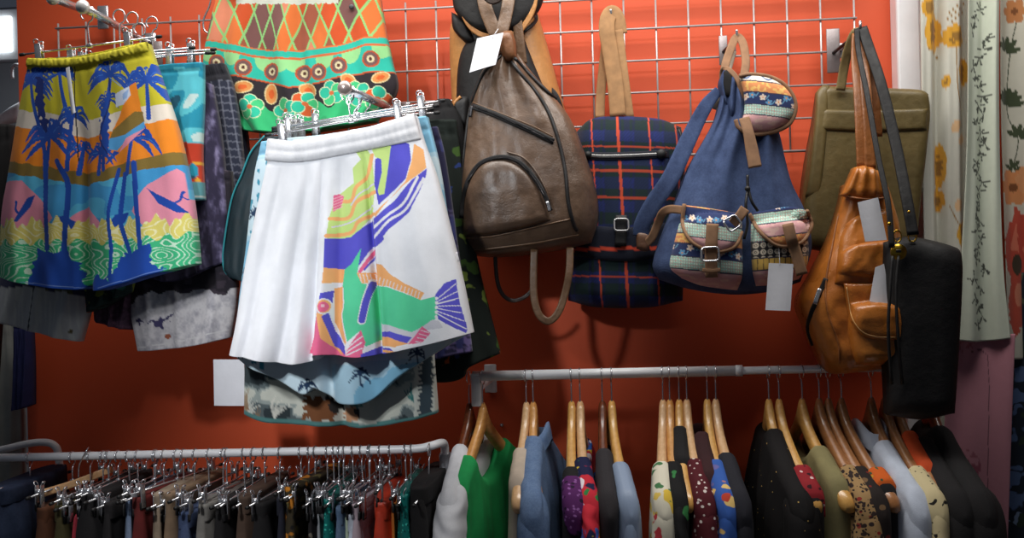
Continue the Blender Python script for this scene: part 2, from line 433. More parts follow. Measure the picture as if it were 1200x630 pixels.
# ============================================================ grid panel
GY = -.035
def gridpanel():
    out = []
    # vertical wires: measured columns (reference pixels along the row y=100), constant pitch in the panel
    x0 = at(70, 100, GY)[0]; x1 = at(1003, 100, GY)[0]; n = 27
    zb0 = at(120, 205, GY)[2]; zb1 = at(945, 177, GY)[2]; zt = 2.16
    xs = np.linspace(x0, x1, n); pitch = xs[1] - xs[0]
    for x in xs:
        t = (x - x0) / (x1 - x0); out.append(tube([(x, GY, zb0 + (zb1 - zb0) * t), (x, GY, zt)], .0024, 6, 1))
    zz = 0
    for k in range(9):
        z0 = zb0 + k * pitch; z1 = zb1 + k * pitch
        if z1 > zt: break
        out.append(tube([(x0 - .005, GY - .0045, z0), (x1 + .005, GY - .0045, z1)], .0026 if k else .0034, 6, 1))
    return join(*out)
single('wire_grid', gridpanel(), STEEL, 'zinc wire grid display panel fixed flat on the orange wall', 'display grid')
def plate(p4, label):
    t = thing('grid_bracket', label, 'bracket', at(p4[0], p4[3], GY), 'grid brackets')
    a = at(p4[0], p4[1], GY - .012); b = at(p4[2], p4[3], GY - .012)
    part('back_plate', box(((a[0] + b[0]) / 2, GY - .012, (a[2] + b[2]) / 2), (b[0] - a[0], .004, a[2] - b[2]), .0015), M('grey_plate', (150, 140, 140), .4, .6, .08), t)
    part('hook_arm', tube([((a[0] + b[0]) / 2, GY - .012, b[2] * .55 + a[2] * .45), ((a[0] + b[0]) / 2 + .01, GY - .06, b[2] * .5 + a[2] * .5), (b[0] + .012, GY - .1, b[2] * .4 + a[2] * .6)], .004, 8), DARKSTEEL, t)
plate((968, 34, 985, 85), 'grey metal grid bracket above the left edge of the olive bag')
plate((174, 49, 191, 76), 'pale grid bracket behind the waistband of the palm print shorts')
plate((842, 42, 853, 76), 'grey metal grid bracket behind the denim backpack handle')
def gridhook(px, py, L, label):
    b = at(px, py, GY - L); x, z = b[0], b[2] - .012
    t = thing('grid_hook', label, 'hook', (x, GY, z - .02), 'grid hooks')
    part('clip_plate', box((x, GY - .008, z), (.016, .004, .035), .0015), CHROME, t)
    part('prong', tube([(x, GY - .008, z), (x, GY - L * .5, z), (x, GY - L, z + .004), (x, GY - L - .008, z + .02)], .0032, 8), CHROME, t)
gridhook(716, 16, .07, 'chrome grid hook carrying the tan straps of the tartan backpack')
gridhook(863, 40, .10, 'chrome grid hook carrying the denim backpack')
gridhook(1007, 30, .20, 'chrome grid hook carrying the shoulder bags beside the white frame')
gridhook(588, -18, .16, 'chrome grid hook above the brown leather backpack')
# ============================================================ display arms
def arm(tip, ty, base, label, r=.0085, cap=M('arm_cap', (196, 176, 170), .3, .5, .05)):
    a = at(tip[0], tip[1], ty); b = at(base[0], base[1], GY - .01)
    t = thing('display_arm', label, 'display arm', b, 'display arms')
    part('tube', tube([b, a + (b - a) * .03], r, 14, 1), CHROME, t)
    part('end_ball', ball(a, r * 1.75, 20, 1, .8, 1), cap, t)
    part('wall_plate', box(b + np.array([0, .004, 0]), (.03, .008, .06), .003), CHROME, t)
    part('stop_pin', ball(a + (b - a) * .12 + np.array([0, 0, r]), .004, 10), CHROME, t)
    return a, b
armA = arm((97, 8), -.47, (176, 52), 'chrome display arm holding the hanging palm print shorts', cap=M('pale_cap', (225, 222, 220), .25, .3, .05))
armB = arm((404, 103), -.50, (474, 134), 'chrome display arm holding the white fish print shorts')
armC = arm((62, -2), -.40, (120, 20), 'chrome display arm cropped by the top of the picture', cap=M('pale_cap', (225, 222, 220), .25, .3, .05))
armD = arm((330, -66), -.36, (352, -40), 'chrome display arm above the orange batik shorts')
# ============================================================ clip hangers
def clip_parts():
    body = join(box((0, -.006, -.012), (.014, .0022, .052), .001), box((0, .006, -.012), (.014, .0022, .052), .001),
                xf(lathe([(.0065, -.007), (.0065, .007)], 14), (0, 0, .0), ry=math.pi / 2), tube([(-.006, -.007, .015), (-.004, -.010, .021), (.004, -.010, .021), (.006, -.007, .015)], .0014, 6), tube([(-.006, .007, .015), (-.004, .010, .021), (.004, .010, .021), (.006, .007, .015)], .0014, 6))
    pads = join(box((0, -.0045, -.033), (.017, .005, .016), .0012), box((0, .0045, -.033), (.017, .005, .016), .0012))
    return body, pads
def hook_path(r=.014, drop=.075):
    """question-mark hook in the XZ plane, inside apex at z=0, shank at x=0 ending at z=-drop"""
    P = [(-r * math.cos(math.radians(a)), 0, r * math.sin(math.radians(a)) - r) for a in (-50, -15, 20, 60, 95, 130, 165, 195)]
    return P + [(r * .75, 0, -2.0 * r), (.0, 0, -2.75 * r), (0, 0, -drop)]
def clip_hanger(half, clipx, org, label, group='clip hangers on the display arms', rot=(0, 0, 0), drop=.075, barr=.0022):
    """bar runs along local X; org is the hook's resting point"""
    t = thing('clip_hanger', label, 'clip hanger', (0, 0, 0), group)
    hp = np.array(hook_path(.0135, drop))
    part('hook', tube(hp, .0017, 7, 4), CHROME, t)
    part('bar', join(tube([(-half, 0, -drop), (half, 0, -drop)], barr, 8, 1), box((0, 0, -drop), (.012, .009, .009), .002)), CHROME, t)
    for sx in (-1, 1):
        part('end_cap', lathe([(.0035, -.006), (.004, -.002), (.004, .004), (.0025, .007)], 10, 'x', (sx * half, 0, -drop)), RUBBER, t)
    body, pads = clip_parts()
    for cx in clipx:
        c = part('clip', xf(body, (cx, 0, -drop + .004)), CHROME, t)
        part('rubber_pad', xf(pads, (cx, 0, -drop + .004)), RUBBER, c)
    t.location = [float(v) for v in org]; t.rotation_euler = rot
    return t
def front_hanger(bar_l, bar_r, clips, y, arm_ab, label, drop=None):
    """hanger seen face on: bar between two reference pixels at depth y, hook over the display arm"""
    a = at(*bar_l, y); b = at(*bar_r, y); half = np.linalg.norm(b - a) / 2; tilt = math.atan2(b[2] - a[2], b[0] - a[0]); mid = (a + b) / 2
    k = (y - arm_ab[0][1]) / (arm_ab[1][1] - arm_ab[0][1]); tip = arm_ab[0] + (arm_ab[1] - arm_ab[0]) * k + np.array([0, 0, .009])
    up = np.array([-math.sin(tilt), 0, math.cos(tilt)]); dr = max(.05, float((tip - mid) @ up)) if drop is None else drop
    cx = []
    for c in clips: p = at(*c, y); cx.append(float((p - mid) @ np.array([math.cos(tilt), 0, math.sin(tilt)])))
    return clip_hanger(half, cx, mid + up * dr, label, 'clip hangers on the display arms', (0, -tilt, 0), dr)
front_hanger((26, 64), (186, 43), [(46, 60), (150, 46)], -.425, armA, 'chrome clip hanger gripping the yellow waistband of the palm print shorts')
front_hanger((70, 72), (244, 62), [(96, 72), (199, 63)], -.36, armA, 'chrome clip hanger gripping the turquoise shorts behind the palm print shorts')
front_hanger((110, 68), (250, 58), [(224, 64)], -.30, armA, 'chrome clip hanger behind the turquoise shorts, holding the acid washed shorts')
front_hanger((314, 158), (511, 124), [(330, 152), (466, 129)], -.455, armB, 'chrome clip hanger gripping the white waistband of the fish print shorts')
front_hanger((322, 150), (518, 118), [(338, 150), (494, 123)], -.40, armB, 'chrome clip hanger right behind the one on the fish print shorts')
front_hanger((330, 152), (505, 128), [(352, 146)], -.34, armB, 'chrome clip hanger third in the bunch of the fish print shorts')
front_hanger((346, 144), (512, 132), [(370, 146)], -.29, armB, 'chrome clip hanger last in the bunch, nearest the grid panel')
for k, (yy, ax) in enumerate(((-.385, (60, 70)), (-.245, (84, 76)))): front_hanger((ax[0], ax[1]), (ax[0] + 165, ax[1] - 14), [(ax[0] + 24, ax[1])], yy, armA, ('chrome clip hanger squeezed between the palm print and turquoise shorts', 'chrome clip hanger of the navy plaid shorts, nearest the wall')[k])
front_hanger((322, 153), (512, 122), [(344, 148)], -.37, armB, 'chrome clip hanger between the second and third of the middle bunch')
t = clip_hanger(.16, [-.12, .12], at(330, -62, -.24), 'chrome clip hanger holding the orange batik shorts', 'clip hangers on the display arms', (0, 0, 0), .055)
# bare wire hook hanging left of the batik shorts
single('wire_hook', tube(A([(250, -20), (246, 5), (239, 22), (239, 34), (244, 39)], -.2), .0022, 8), CHROME, 'bare chrome hook end hanging left of the orange batik shorts', 'hook')

# ============================================================ printed shorts
PRINT = M_print('printed_cotton')
def palm_paint(x, y, u, v):
    BL = (22, 74, 172); jx = 4 * (noise2(x * .12, y * .12, 4) - .5)
    off = np.where(x < 112, .15 * (x - 10), 15 - .25 * (x - 112)); b = y - off + jx * .8
    p = Paint(x, y, (196, 186, 38))
    p.m(b > 127, (225, 214, 200)); p.m(b > 148, (240, 138, 30)); p.m(b > 189, (134, 110, 48)); p.m(b > 203, (66, 158, 216))
    p.m((b > 203) & (noise2(x * .05, y * .08, 9) > .55), (88, 186, 226))
    t3 = T(3.94, 0, 190); t4 = T(3.94, 110, 190); t1 = T(3.94, 0, 40); t2 = T(3.94, 110, 40)
    PK = (238, 150, 172)
    p.poly([(3, 262)] + t3((20, 100), (60, 90), (140, 90), (230, 180), (290, 260), (240, 320), (100, 330)), PK)
    p.poly(t3((360, 260), (430, 205), (512, 290), (512, 330), (440, 345)), PK)
    p.poly(t4((240, 170), (280, 110), (400, 33), (422, 50), (470, 300), (300, 330), (215, 230)), PK)
    p.poly(t3((295, 265), (330, 250), (440, 305), (440, 325), (350, 320)), BL); p.poly(t4((0, 345), (40, 315), (110, 300), (140, 245), (200, 235), (180, 280), (120, 330), (20, 370)), BL)
    # waves
    wav = 261 + 5 * np.sin(x * .22) + 3 * np.sin(x * .61 + 1) - np.where(x > 150, (x - 150) * .06, 0)
    p.m(y > wav, (232, 218, 116))
    sw = np.sin((x + 7 * np.sin(y * .22)) * .7 + 30 * noise2(x * .06, y * .08, 3))
    p.m((y > wav) & (sw > .72), (246, 240, 190))
    g = 284 + 4 * np.sin(x * .3) - np.where(x > 150, (x - 150) * .12, 0)
    p.m(y > g, (62, 190, 132)); p.m((y > g) & (np.sin((x - 6 * np.sin(y * .3)) * .75 + 34 * noise2(x * .06, y * .05, 6)) > .68), (206, 240, 214))
    p.poly(t3((150, 600), (190, 520), (220, 400), (260, 420), (350, 410), (410, 500), (425, 600)), BL, 3)
    p.poly(t4((0, 620), (40, 520), (110, 540), (180, 430), (300, 370), (310, 470), (370, 492), (250, 560), (60, 600)), BL, 3)
    # trunks and crowns
    for pts, w in ((t3((240, -20), (250, 200), (265, 400)), 6), (t3((300, 0), (350, 110), (342, 300), (338, 420)), 6), (t4((150, 40), (112, 240), (128, 400), (122, 540)), 4), (t4((178, 60), (160, 250), (175, 330), (205, 420)), 5), (t4((222, 10), (238, 200), (258, 390)), 6)):
        p.line(pts, w, BL)
    for i, (cx, cy, r, tr) in enumerate(((41, 98, 25, [(46, 125), (56, 160), (63, 195)]), (54, 88, 15, [(57, 110)]), (76, 88, 19, [(80, 110), (90, 145)]), (66, 162, 31, [(62, 200)]), (92, 138, 19, [(88, 200)]), (104, 176, 15, [(100, 205)]), (136, 90, 26, [(131, 150), (130, 200)]), (176, 96, 29, [(180, 140)]), (163, 164, 30, [(158, 205)]), (126, 180, 17, [(124, 205)]))):
        p.palm(cx, cy, r * 1.12, BL, 11, i, tr, 5, (60, 118, 200))
    p.poly(t1((186, 210), (215, 200), (236, 330), (256, 460), (232, 470), (196, 330)), (14, 40, 116), 3)
    p.poly(t2((60, 330), (98, 300), (106, 560), (66, 560)), BL, 3)
    p.line([(93, 60), (94, 120), (100, 190)], 1.2, (30, 30, 40)); p.line(t2((95, 210), (100, 330), (60, 480), (100, 560)), 1.5, (16, 40, 110)); p.line(t2((100, 210), (150, 250)), 1, (120, 170, 220))
    # patch pocket cut from another stretch of the same cloth
    pk = t2((190, 245), (215, 228), (262, 440), (190, 520), (150, 552), (103, 540), (105, 480), (150, 380)); p.poly(pk, (240, 138, 30))
    p.poly(t2((215, 365), (250, 365), (258, 410), (180, 470), (108, 490), (120, 450)), (134, 110, 48)); p.poly(t2((258, 410), (262, 440), (190, 490), (140, 545), (103, 540), (105, 490), (180, 470)), (84, 164, 222)); p.poly(t2((262, 440), (190, 520), (150, 552), (180, 490)), PK)
    p.palm(133, 118, 15, BL, 8, 77)
    p.poly(t2((125, 285), (185, 250), (195, 290), (165, 335), (130, 345)), (206, 216, 236)); p.poly(t2((160, 285), (185, 262), (180, 305), (162, 312)), (150, 180, 226))
    # surfers
    p.poly(t3((200, 155), (165, 170), (110, 275), (125, 280), (180, 210)), BL); p.poly(t4((280, 125), (320, 150), (400, 190), (450, 235), (410, 235), (330, 195)), BL)
    p.ell(30, 238, 1.6, 2, BL); p.line([(30, 240), (30, 247), (33, 251)], 2.4, BL); p.ell(218, 226, 1.6, 2, BL); p.line([(217, 228), (216, 235), (212, 238)], 2.4, BL); p.line([(217, 231), (222, 234)], 1.5, BL)
    p.line([(38, 330), (104, 337)], .8, (120, 150, 210)); p.line([(125, 337), (204, 315)], .8, (120, 150, 210))
    p.m(y < np.interp(x, [34, 90, 130, 172], [78, 77, 69, 59]), (188, 180, 36))
    return p.c
def shorts_dep(bulge, folds, ru=.22, wb=.06, v0=.05, legs=None):
    f = fold(folds, v0, 3, .006)
    def d(U, V):
        e = prof(np.minimum(U, 1 - U) / ru); r = bulge * e * (.55 + .45 * V) + f(U, V) * prof(np.minimum(U, 1 - U) / .08)
        g = np.exp(-((V - wb) / .012) ** 2) * .002 - .0003 * (V < wb) * np.sin(U * 160)
        if legs: c, k = legs; r -= k * np.clip((V - .25) / .75, 0, 1) * np.exp(-((U - c) / .035) ** 2)
        return r - g
    return d
pt = thing('shorts', 'palm tree and surfer print shorts with yellow waistband, front of the left bunch', 'shorts', at(115, 338, -.42), 'shorts in the left bunch')
W = Patch([(34, 69), (27, 105), (18, 155), (9, 210), (2, 255), (0, 323)], [(172, 50), (185, 90), (205, 150), (218, 205), (226, 255), (231, 309)],
          [(34, 69), (60, 70), (95, 68), (135, 60), (172, 50)], [(0, 323), (50, 334), (98, 339), (108, 333), (121, 340), (180, 323), (231, 309)], -.42, 300, 340,
          shorts_dep(.034, [(.12, .07, .01, -.05), (.30, .05, .011, .06), (.62, .05, .012, .0), (.80, .06, .012, -.06), (.95, .05, .008, 0)], legs=(.47, .035)), .022, palm_paint)
part('cloth', W.VF, PRINT, pt)
part('waistband', Patch([(33, 68), (32, 78)], [(172, 49), (175, 60)], [(33, 68), (60, 69), (95, 67), (135, 59), (172, 49)], [(32, 78), (62, 79), (95, 77), (135, 69), (175, 60)], W.S, 150, 10, lambda U, V: .003 * prof(np.minimum(V, 1 - V) / .5) + .0009 * np.sin(U * 130 + 5 * noise2(U * 20, V * 2, 3)) + .002, .001).VF, M('olive_yellow_cotton', (192, 182, 38), .85, 0, .1), pt)
part('swing_ticket', card([(77, 80), (81, 78), (89, 132), (84, 135)], W.S(np.array(82.), np.array(105.), .012)), PAPER, pt, False, label='narrow white paper ticket')

t5 = T(3.94, 360, 140); t6 = T(4.2, 360, 280)
def fish_paint(x, y, u, v):
    p = Paint(x, y, (240, 241, 246)); BL = (92, 88, 208); LM = (205, 232, 140); OR = (250, 182, 118); PK = (238, 108, 150); GR = (92, 218, 164); WH = (236, 234, 242)
    p.poly(t5((215, 120), (275, 128), (315, 175), (330, 320), (325, 440), (240, 550), (118, 550), (128, 450), (150, 360), (235, 300), (230, 230), (265, 190)), LM)
    p.line(t5((160, 380), (225, 378), (245, 320), (295, 265), (315, 170)), 4.2, OR, 5); p.line(t5((130, 462), (215, 455), (250, 385), (330, 340)), 4.2, OR); p.line(t5((118, 540), (225, 525), (260, 475), (330, 440)), 4.2, OR)
    p.line(t5((225, 400), (260, 350), (330, 300)), 1.6, (224, 214, 240)); p.line(t5((140, 500), (240, 470), (325, 400)), 1.6, (224, 214, 240))
    p.poly(t5((140, 355), (165, 348), (188, 360), (170, 410), (140, 430)), PK)
    for k in range(5): p.line(t5((140, 372 + 13 * k), (182, 352 + 13 * k)), .9, (250, 190, 205), 1)
    p.poly(t5((405, 105), (440, 100), (480, 118), (490, 190), (470, 280), (400, 350), (350, 400), (345, 380), (328, 300), (330, 190), (380, 160)), BL)
    p.poly(t5((300, 120), (390, 105), (400, 130), (388, 240), (375, 350), (350, 356), (345, 330), (362, 250), (358, 190), (330, 180)), LM)
    p.poly(t5((500, 115), (540, 140), (556, 225), (520, 260), (460, 310), (400, 370), (345, 440), (335, 460), (335, 430), (400, 370), (470, 290), (492, 200)), OR)
    p.poly(t5((330, 460), (420, 380), (500, 280), (558, 228), (556, 260), (525, 350), (490, 430), (400, 510), (330, 600), (325, 520)), BL)
    for a in (((328, 502), (400, 440), (470, 380), (520, 270)), ((328, 550), (400, 470), (480, 410), (545, 275))): p.line(t5(*a), 3.0, WH)
    p.poly(t5((118, 560), (225, 545), (325, 465), (330, 620), (118, 640)), BL); p.poly(t6((120, 0), (355, 0), (355, 50), (280, 160), (215, 150), (118, 142)), BL)
    p.line(t6((325, 60), (390, 0)), 6, BL)
    p.line(t6((280, 165), (350, 50)), 6, WH); p.line(t6((290, 160), (352, 60)), 4, PK); p.line(t6((310, 150), (355, 85)), 2, BL)
    # head, body and fins of the fish
    p.poly(t6((95, 330), (80, 400), (36, 555), (215, 575), (310, 575), (300, 440), (220, 540), (110, 470)), PK)
    p.poly(t6((118, 140), (212, 150), (205, 215), (112, 215)), OR); p.poly(t6((112, 215), (210, 212), (190, 240), (105, 265)), WH)
    p.poly(t6((105, 262), (160, 250), (150, 330), (95, 330)), BL)
    p.poly(t6((210, 150), (250, 120), (293, 48), (280, 160), (300, 215), (355, 225), (430, 235), (500, 262), (580, 295), (650, 280), (665, 380), (590, 425), (540, 450), (450, 420), (380, 405), (385, 490), (320, 520), (300, 440), (225, 500), (200, 400), (190, 290)), GR)
    p.poly(t6((160, 240), (200, 232), (205, 300), (195, 380), (225, 500), (210, 520), (160, 400)), OR); p.line(t6((200, 240), (205, 320), (195, 380), (225, 500)), 1.6, WH)
    p.poly(t6((85, 360), (112, 350), (150, 470), (205, 560), (190, 560), (110, 480)), OR)
    p.poly(t6((112, 372), (140, 355), (165, 450), (215, 520), (218, 560), (160, 520)), BL); p.line(t6((140, 350), (168, 440), (222, 525)), 1.6, WH)
    p.poly(t6((275, 165), (355, 165), (355, 215), (300, 215)), OR)
    for k in range(5): p.line(t6((290 + 15 * k, 172), (300 + 15 * k, 210)), .8, WH, 1)
    p.line(t6((345, 215), (320, 300), (302, 395)), 9, WH); p.line(t6((345, 222), (320, 305), (303, 392)), 7, BL)
    p.poly(t6((358, 120), (390, 125), (430, 165), (500, 215), (600, 262), (580, 295), (500, 258), (430, 230), (358, 225)), OR)
    for k in range(13): p.line(t6((372 + 17 * k, 180 + 6.5 * k), (364 + 17 * k, 212 + 6.2 * k)), 1, WH, 1)
    p.poly(t6((380, 405), (450, 420), (540, 450), (590, 425), (640, 390), (670, 395), (690, 430), (600, 440), (540, 500), (385, 520)), (214, 214, 224))
    p.poly(t6((384, 448), (440, 445), (540, 475), (520, 502), (440, 475), (384, 468)), BL); p.poly(t6((384, 470), (430, 472), (530, 505), (460, 520), (384, 510)), OR); p.poly(t6((384, 520), (440, 525), (470, 545), (400, 570)), BL); p.line(t6((395, 535), (470, 548)), 3, OR)
    p.poly(t6((525, 508), (590, 420), (632, 455), (590, 500)), PK)
    for k in range(4): p.line(t6((560 + 8 * k, 495 - 18 * k), (600 + 8 * k, 500 - 16 * k)), .9, WH, 1)
    p.poly(t6((300, 440), (320, 500), (300, 560), (218, 575), (220, 540)), PK)
    for k in range(3): p.line(t6((305, 470 + 28 * k), (240, 520 + 18 * k), (222, 545 + 8 * k)), 1.4, WH)
    p.poly(t6((300, 555), (385, 520), (385, 575), (300, 575)), BL)
    p.ell(*t6((120, 325))[0], 8, 9, WH); p.ell(*t6((120, 325))[0], 6.6, 7.6, OR); p.ell(*t6((118, 328))[0], 5.4, 6, PK); p.ell(*t6((118, 322))[0], 1.8, 1.8, (250, 200, 214))
    # fan tail
    p.poly(t6((650, 270), (690, 215), (738, 195), (755, 300), (795, 440), (790, 460), (700, 410), (665, 385)), BL)
    for a in ((742, 215), (748, 255), (752, 290), (758, 325), (765, 360), (778, 400), (790, 440)): p.line(t6((660, 325 + (a[1] - 325) * .3), a), 1.0, WH, 1)
    for k in range(5): p.ell(*t6((657, 288 + 22 * k))[0], 1.6, 2, WH)
    return p.c
ft = thing('shorts', 'white full cut shorts with a big tropical fish print, front of the middle bunch', 'shorts', at(410, 416, -.45), 'shorts in the middle bunch')
fdep = shorts_dep(.04, [(.03, .06, .012, 0), (.15, .045, .020, .1), (.215, .018, -.010, .08), (.29, .03, .018, .05), (.345, .015, -.010, .04), (.40, .03, .024, .03), (.56, .05, .018, .03), (.645, .012, -.022, -.01), (.665, .015, .012, -.01), (.47, .02, -.012, .02), (.07, .02, -.010, .05), (.72, .05, .02, .0), (.88, .07, .014, -.05)], wb=.10, v0=.10)
FW_ = Patch([(316, 166), (311, 200), (300, 250), (288, 310), (277, 380), (270, 415)], [(486, 134), (495, 165), (511, 210), (529, 280), (541, 330), (553, 390)],
            [(316, 166), (350, 166), (400, 157), (440, 149), (486, 134)], [(270, 415), (300, 418), (345, 424), (372, 421), (380, 413), (420, 416), (450, 413), (500, 403), (553, 390)], -.45, 340, 330, fdep, .03, fish_paint)
part('cloth', FW_.VF, PRINT, ft)
part('waistband', Patch([(314, 162), (311, 188)], [(486, 132), (494, 163)], [(314, 162), (350, 165), (400, 156), (440, 148), (486, 132)], [(311, 188), (350, 190), (400, 182), (440, 174), (494, 163)], FW_.S, 170, 14, lambda U, V: .003 * prof(np.minimum(V, 1 - V) / .3) + .0005 * (noise2(U * 26, V * 1.5, 3) - .5) + .002 - .0012 * np.exp(-((V - .5) / .06) ** 2), .001).VF, M('white_cotton', (236, 236, 240), .85, 0, .04), ft)
tg = card([(529, 297), (536, 295), (538, 306), (531, 308)], -.44); part('care_label', tg, PAPER, ft, label='tiny white sewn label')

def batik_paint(x, y, u, v):
    W_ = (150, 214, 130); TE = (44, 196, 172); p = Paint(x, y, (226, 104, 40))
    # harlequin diamonds
    s = 21.0; h = 27.0; yy = y + 5 * np.sin(x * .05) + 6 * (noise2(x * .03, y * .02, 3) - .5); x0_ = x; x = x + 10 * (noise2(x * .02, y * .015, 8) - .5)
    a = (x - 236) / s + (yy - 20) / (2 * h); b = (x - 236) / s - (yy - 20) / (2 * h)
    ia, ib = np.floor(a), np.floor(b); hsh = np.sin(ia * 12.9 + ib * 78.2) * 43758.5; hsh -= np.floor(hsh)
    for lo, hi, c in ((0, .22, (128, 84, 80)), (.22, .5, (236, 122, 56)), (.5, .72, (214, 84, 34)), (.72, .85, (232, 142, 108)), (.85, 1.1, (170, 90, 64))): p.m((hsh >= lo) & (hsh < hi), c)
    fa, fb = a - ia, b - ib; e = np.minimum(np.minimum(fa, 1 - fa), np.minimum(fb, 1 - fb)); p.m(e < .055, W_); x = x0_
    k = np.interp(x, [240, 263, 300, 340, 400, 430, 462], [48, 52, 60, 64, 58, 48, 44])
    p.m(y > k, TE); p.m((y > k + 7) & (y < k + 9.5), (226, 110, 60)); p.m((y > k - 1.5) & (y < k), (232, 120, 60))
    for cx in (246, 276, 314, 334, 350, 385, 416, 450): p.m((((x - cx) / 11) ** 2 + ((y - k - 9.5) / 15) ** 2 < 1) & (y > k + 9.5), (160, 226, 150))
    k2 = np.interp(x, [238, 262, 285, 300, 325, 345, 380, 405, 440, 470], [88, 92, 93, 96, 101, 107, 100, 94, 88, 86]); p.m(y > k2 - 2, (206, 88, 44)); p.m(y > k2, (44, 36, 42))
    for cx, cy in ((257, 75), (291, 82), (323, 86), (360, 88), (378, 87), (402, 80), (438, 72)):
        for r, c in ((9.5, (196, 84, 48)), (7.6, (120, 86, 84)), (4.2, (230, 214, 170)), (2, (90, 50, 40))): p.ell(cx, cy, r, r * 1.05, c)
    for cx, cy, rx, ry, ro in ((291, 105, 10, 6, -.2), (322, 112, 6, 11, 0), (365, 108, 9, 7, .5), (413, 97, 8, 6, .6), (449, 93, 9, 5, -.5)): p.ell(cx, cy, rx + 1.3, ry + 1.3, (236, 214, 160), ro); p.ell(cx, cy, rx, ry, (228, 150, 80), ro); p.ell(cx, cy, rx * .5, ry * .5, (226, 100, 40), ro)
    k3 = k2 + 26 + 6 * np.sin(x * .18); p.m(y > k3, (52, 190, 120))
    for cx, cy in ((300, 128), (340, 132), (362, 124), (394, 112), (424, 112), (446, 118)):
        for i in range(5):
            t = i * 1.257 + cx; p.ell(cx + 8 * math.cos(t), cy + 8 * math.sin(t), 7.4, 7.4, (226, 234, 190)); p.ell(cx + 8 * math.cos(t), cy + 8 * math.sin(t), 6.4, 6.4, ((44, 196, 160), (70, 204, 130), (226, 96, 44))[(i + int(cx)) % 3 if cx in (362, 446) else i % 2])
        p.ell(cx, cy, 3, 2.5, (226, 110, 60))
    p.m((x > 280) & (x < 400) & (y > -9) & (y < 6 + 3 * noise2(x * .5, y * .2, 2)), (214, 220, 206)); p.c *= .90
    return p.c
bt = thing('shorts', 'orange, brown and turquoise batik print shorts hanging high on the grid', 'shorts', at(350, 150, -.2))
BP = Patch([(262, -60), (255, -10), (244, 35), (238, 75), (246, 110), (280, 152)], [(440, -60), (444, -10), (450, 30), (458, 70), (464, 105), (440, 142)],
           [(262, -60), (320, -58), (380, -58), (440, -60)], [(280, 152), (320, 156), (370, 154), (440, 142)], -.21, 270, 230,
           shorts_dep(.03, [(.12, .03, -.012, .0), (.2, .05, .014, .02), (.36, .04, -.01, .04), (.45, .05, .014, -.02), (.56, .03, -.016, -.05), (.72, .07, .014, -.02), (.9, .05, .012, 0)], wb=.02), .02, batik_paint)
part('cloth', BP.VF, PRINT, bt)
part('button', lathe([(.0055, 0), (.006, .0015), (.003, .0025)], 14, 'y', at(412, 8, BP.S(np.array(412.), np.array(8.), .004))), M('dark_button', (70, 66, 70), .4), bt)
# ============================================================ garments behind the front shorts
def garment_patch(name, label, cat, L, R, T_, B, y, mat, dep=None, paint=None, nu=70, nv=90, back=.015, cuff=None, cuffmat=None, group=None):
    t = thing(name, label, cat, at(np.mean([q[0] for q in B]), max(q[1] for q in B), y), group or ({'shorts': 'shorts in the left bunch' if B[0][0] < 250 else 'shorts in the middle bunch'}.get(cat)))
    pch = Patch(L, R, T_, B, y, nu, nv, dep or shorts_dep(.02, [(.2, .06, .008, .03), (.5, .05, .008, -.03), (.8, .07, .01, .02)]), back, paint)
    part('cloth', pch.VF, mat, t)
    return t, pch
def dyed(fn): return lambda x, y, u, v: fn(Paint(x, y, (128, 128, 128)), x, y, u, v)
def f_teal(p, x, y, u, v):
    n = noise2(x * .06 + y * .03, y * .05, 2); p.c[:] = (36, 148, 176); p.m(n > .55, (92, 196, 210)); p.m(n > .74, (206, 230, 226)); p.m(n < .28, (28, 84, 106))
    p.m((y > 168) & (noise2(x * .1, y * .05, 5) > .35), (196, 60, 34)); p.m((y > 190) & (noise2(x * .12, y * .09, 7) > .4), (228, 164, 50)); p.m(y > 214, (92, 150, 156)); p.m(y < 80, (30, 140, 168)); p.m(np.abs(y - 231) < 1, (190, 196, 190)); return p.c
garment_patch('shorts', 'turquoise tropical print shorts directly behind the palm print shorts', 'shorts', [(70, 84), (60, 150), (52, 230)], [(237, 73), (237, 120), (235, 180), (238, 234)], [(70, 84), (150, 80), (237, 73)], [(52, 230), (140, 240), (238, 234)], -.36, PRINT, shorts_dep(.02, [(.85, .03, -.012, 0), (.95, .03, .01, 0), (.75, .05, .01, 0)], wb=.06), dyed(f_teal), 130, 90)
def f_acid(p, x, y, u, v):
    n = noise2(x * .16, y * .05, 12) * .45 + noise2(x * .4, y * .16, 3) * .35 + noise2(x * .9, y * .4, 7) * .2; p.c[:] = np.array((44, 38, 62)) + np.clip((n - .42) * 2.6, 0, 1)[:, None] ** 1.3 * np.array((84, 82, 92)); return p.c
garment_patch('shorts', 'purple acid washed shorts beside the turquoise shorts', 'shorts', [(150, 80), (140, 180), (135, 300)], [(247, 98), (258, 160), (264, 230), (268, 306)], [(150, 80), (200, 84), (247, 98)], [(135, 300), (200, 330), (268, 306)], -.32, PRINT, None, dyed(f_acid), 110, 110)
def f_plaid(p, x, y, u, v):
    p.c[:] = (34, 38, 56); xx = x - (y - 80) * .16
    p.m(np.abs((xx % 9) - 4.5) < .9, (126, 128, 140), .6); p.m(np.abs((y % 9) - 4.5) < .9, (126, 128, 140), .6); p.m(y < 97 - (x - 237) * .1, (30, 30, 38)); return p.c
garment_patch('shorts', 'dark navy plaid shorts with black waistband between purple and olive striped shorts', 'shorts', [(200, 82), (195, 200), (190, 300)], [(262, 74), (274, 110), (283, 180), (288, 290)], [(200, 82), (236, 78), (262, 74)], [(190, 300), (240, 315), (288, 290)], -.26, PRINT, None, dyed(f_plaid), 120, 130)
def f_olive(p, x, y, u, v): p.c[:] = (38, 38, 56); p.m((y > 116) & (y < 134), (112, 110, 46)); p.m((y > 88) & (y < 108), (40, 46, 92)); return p.c
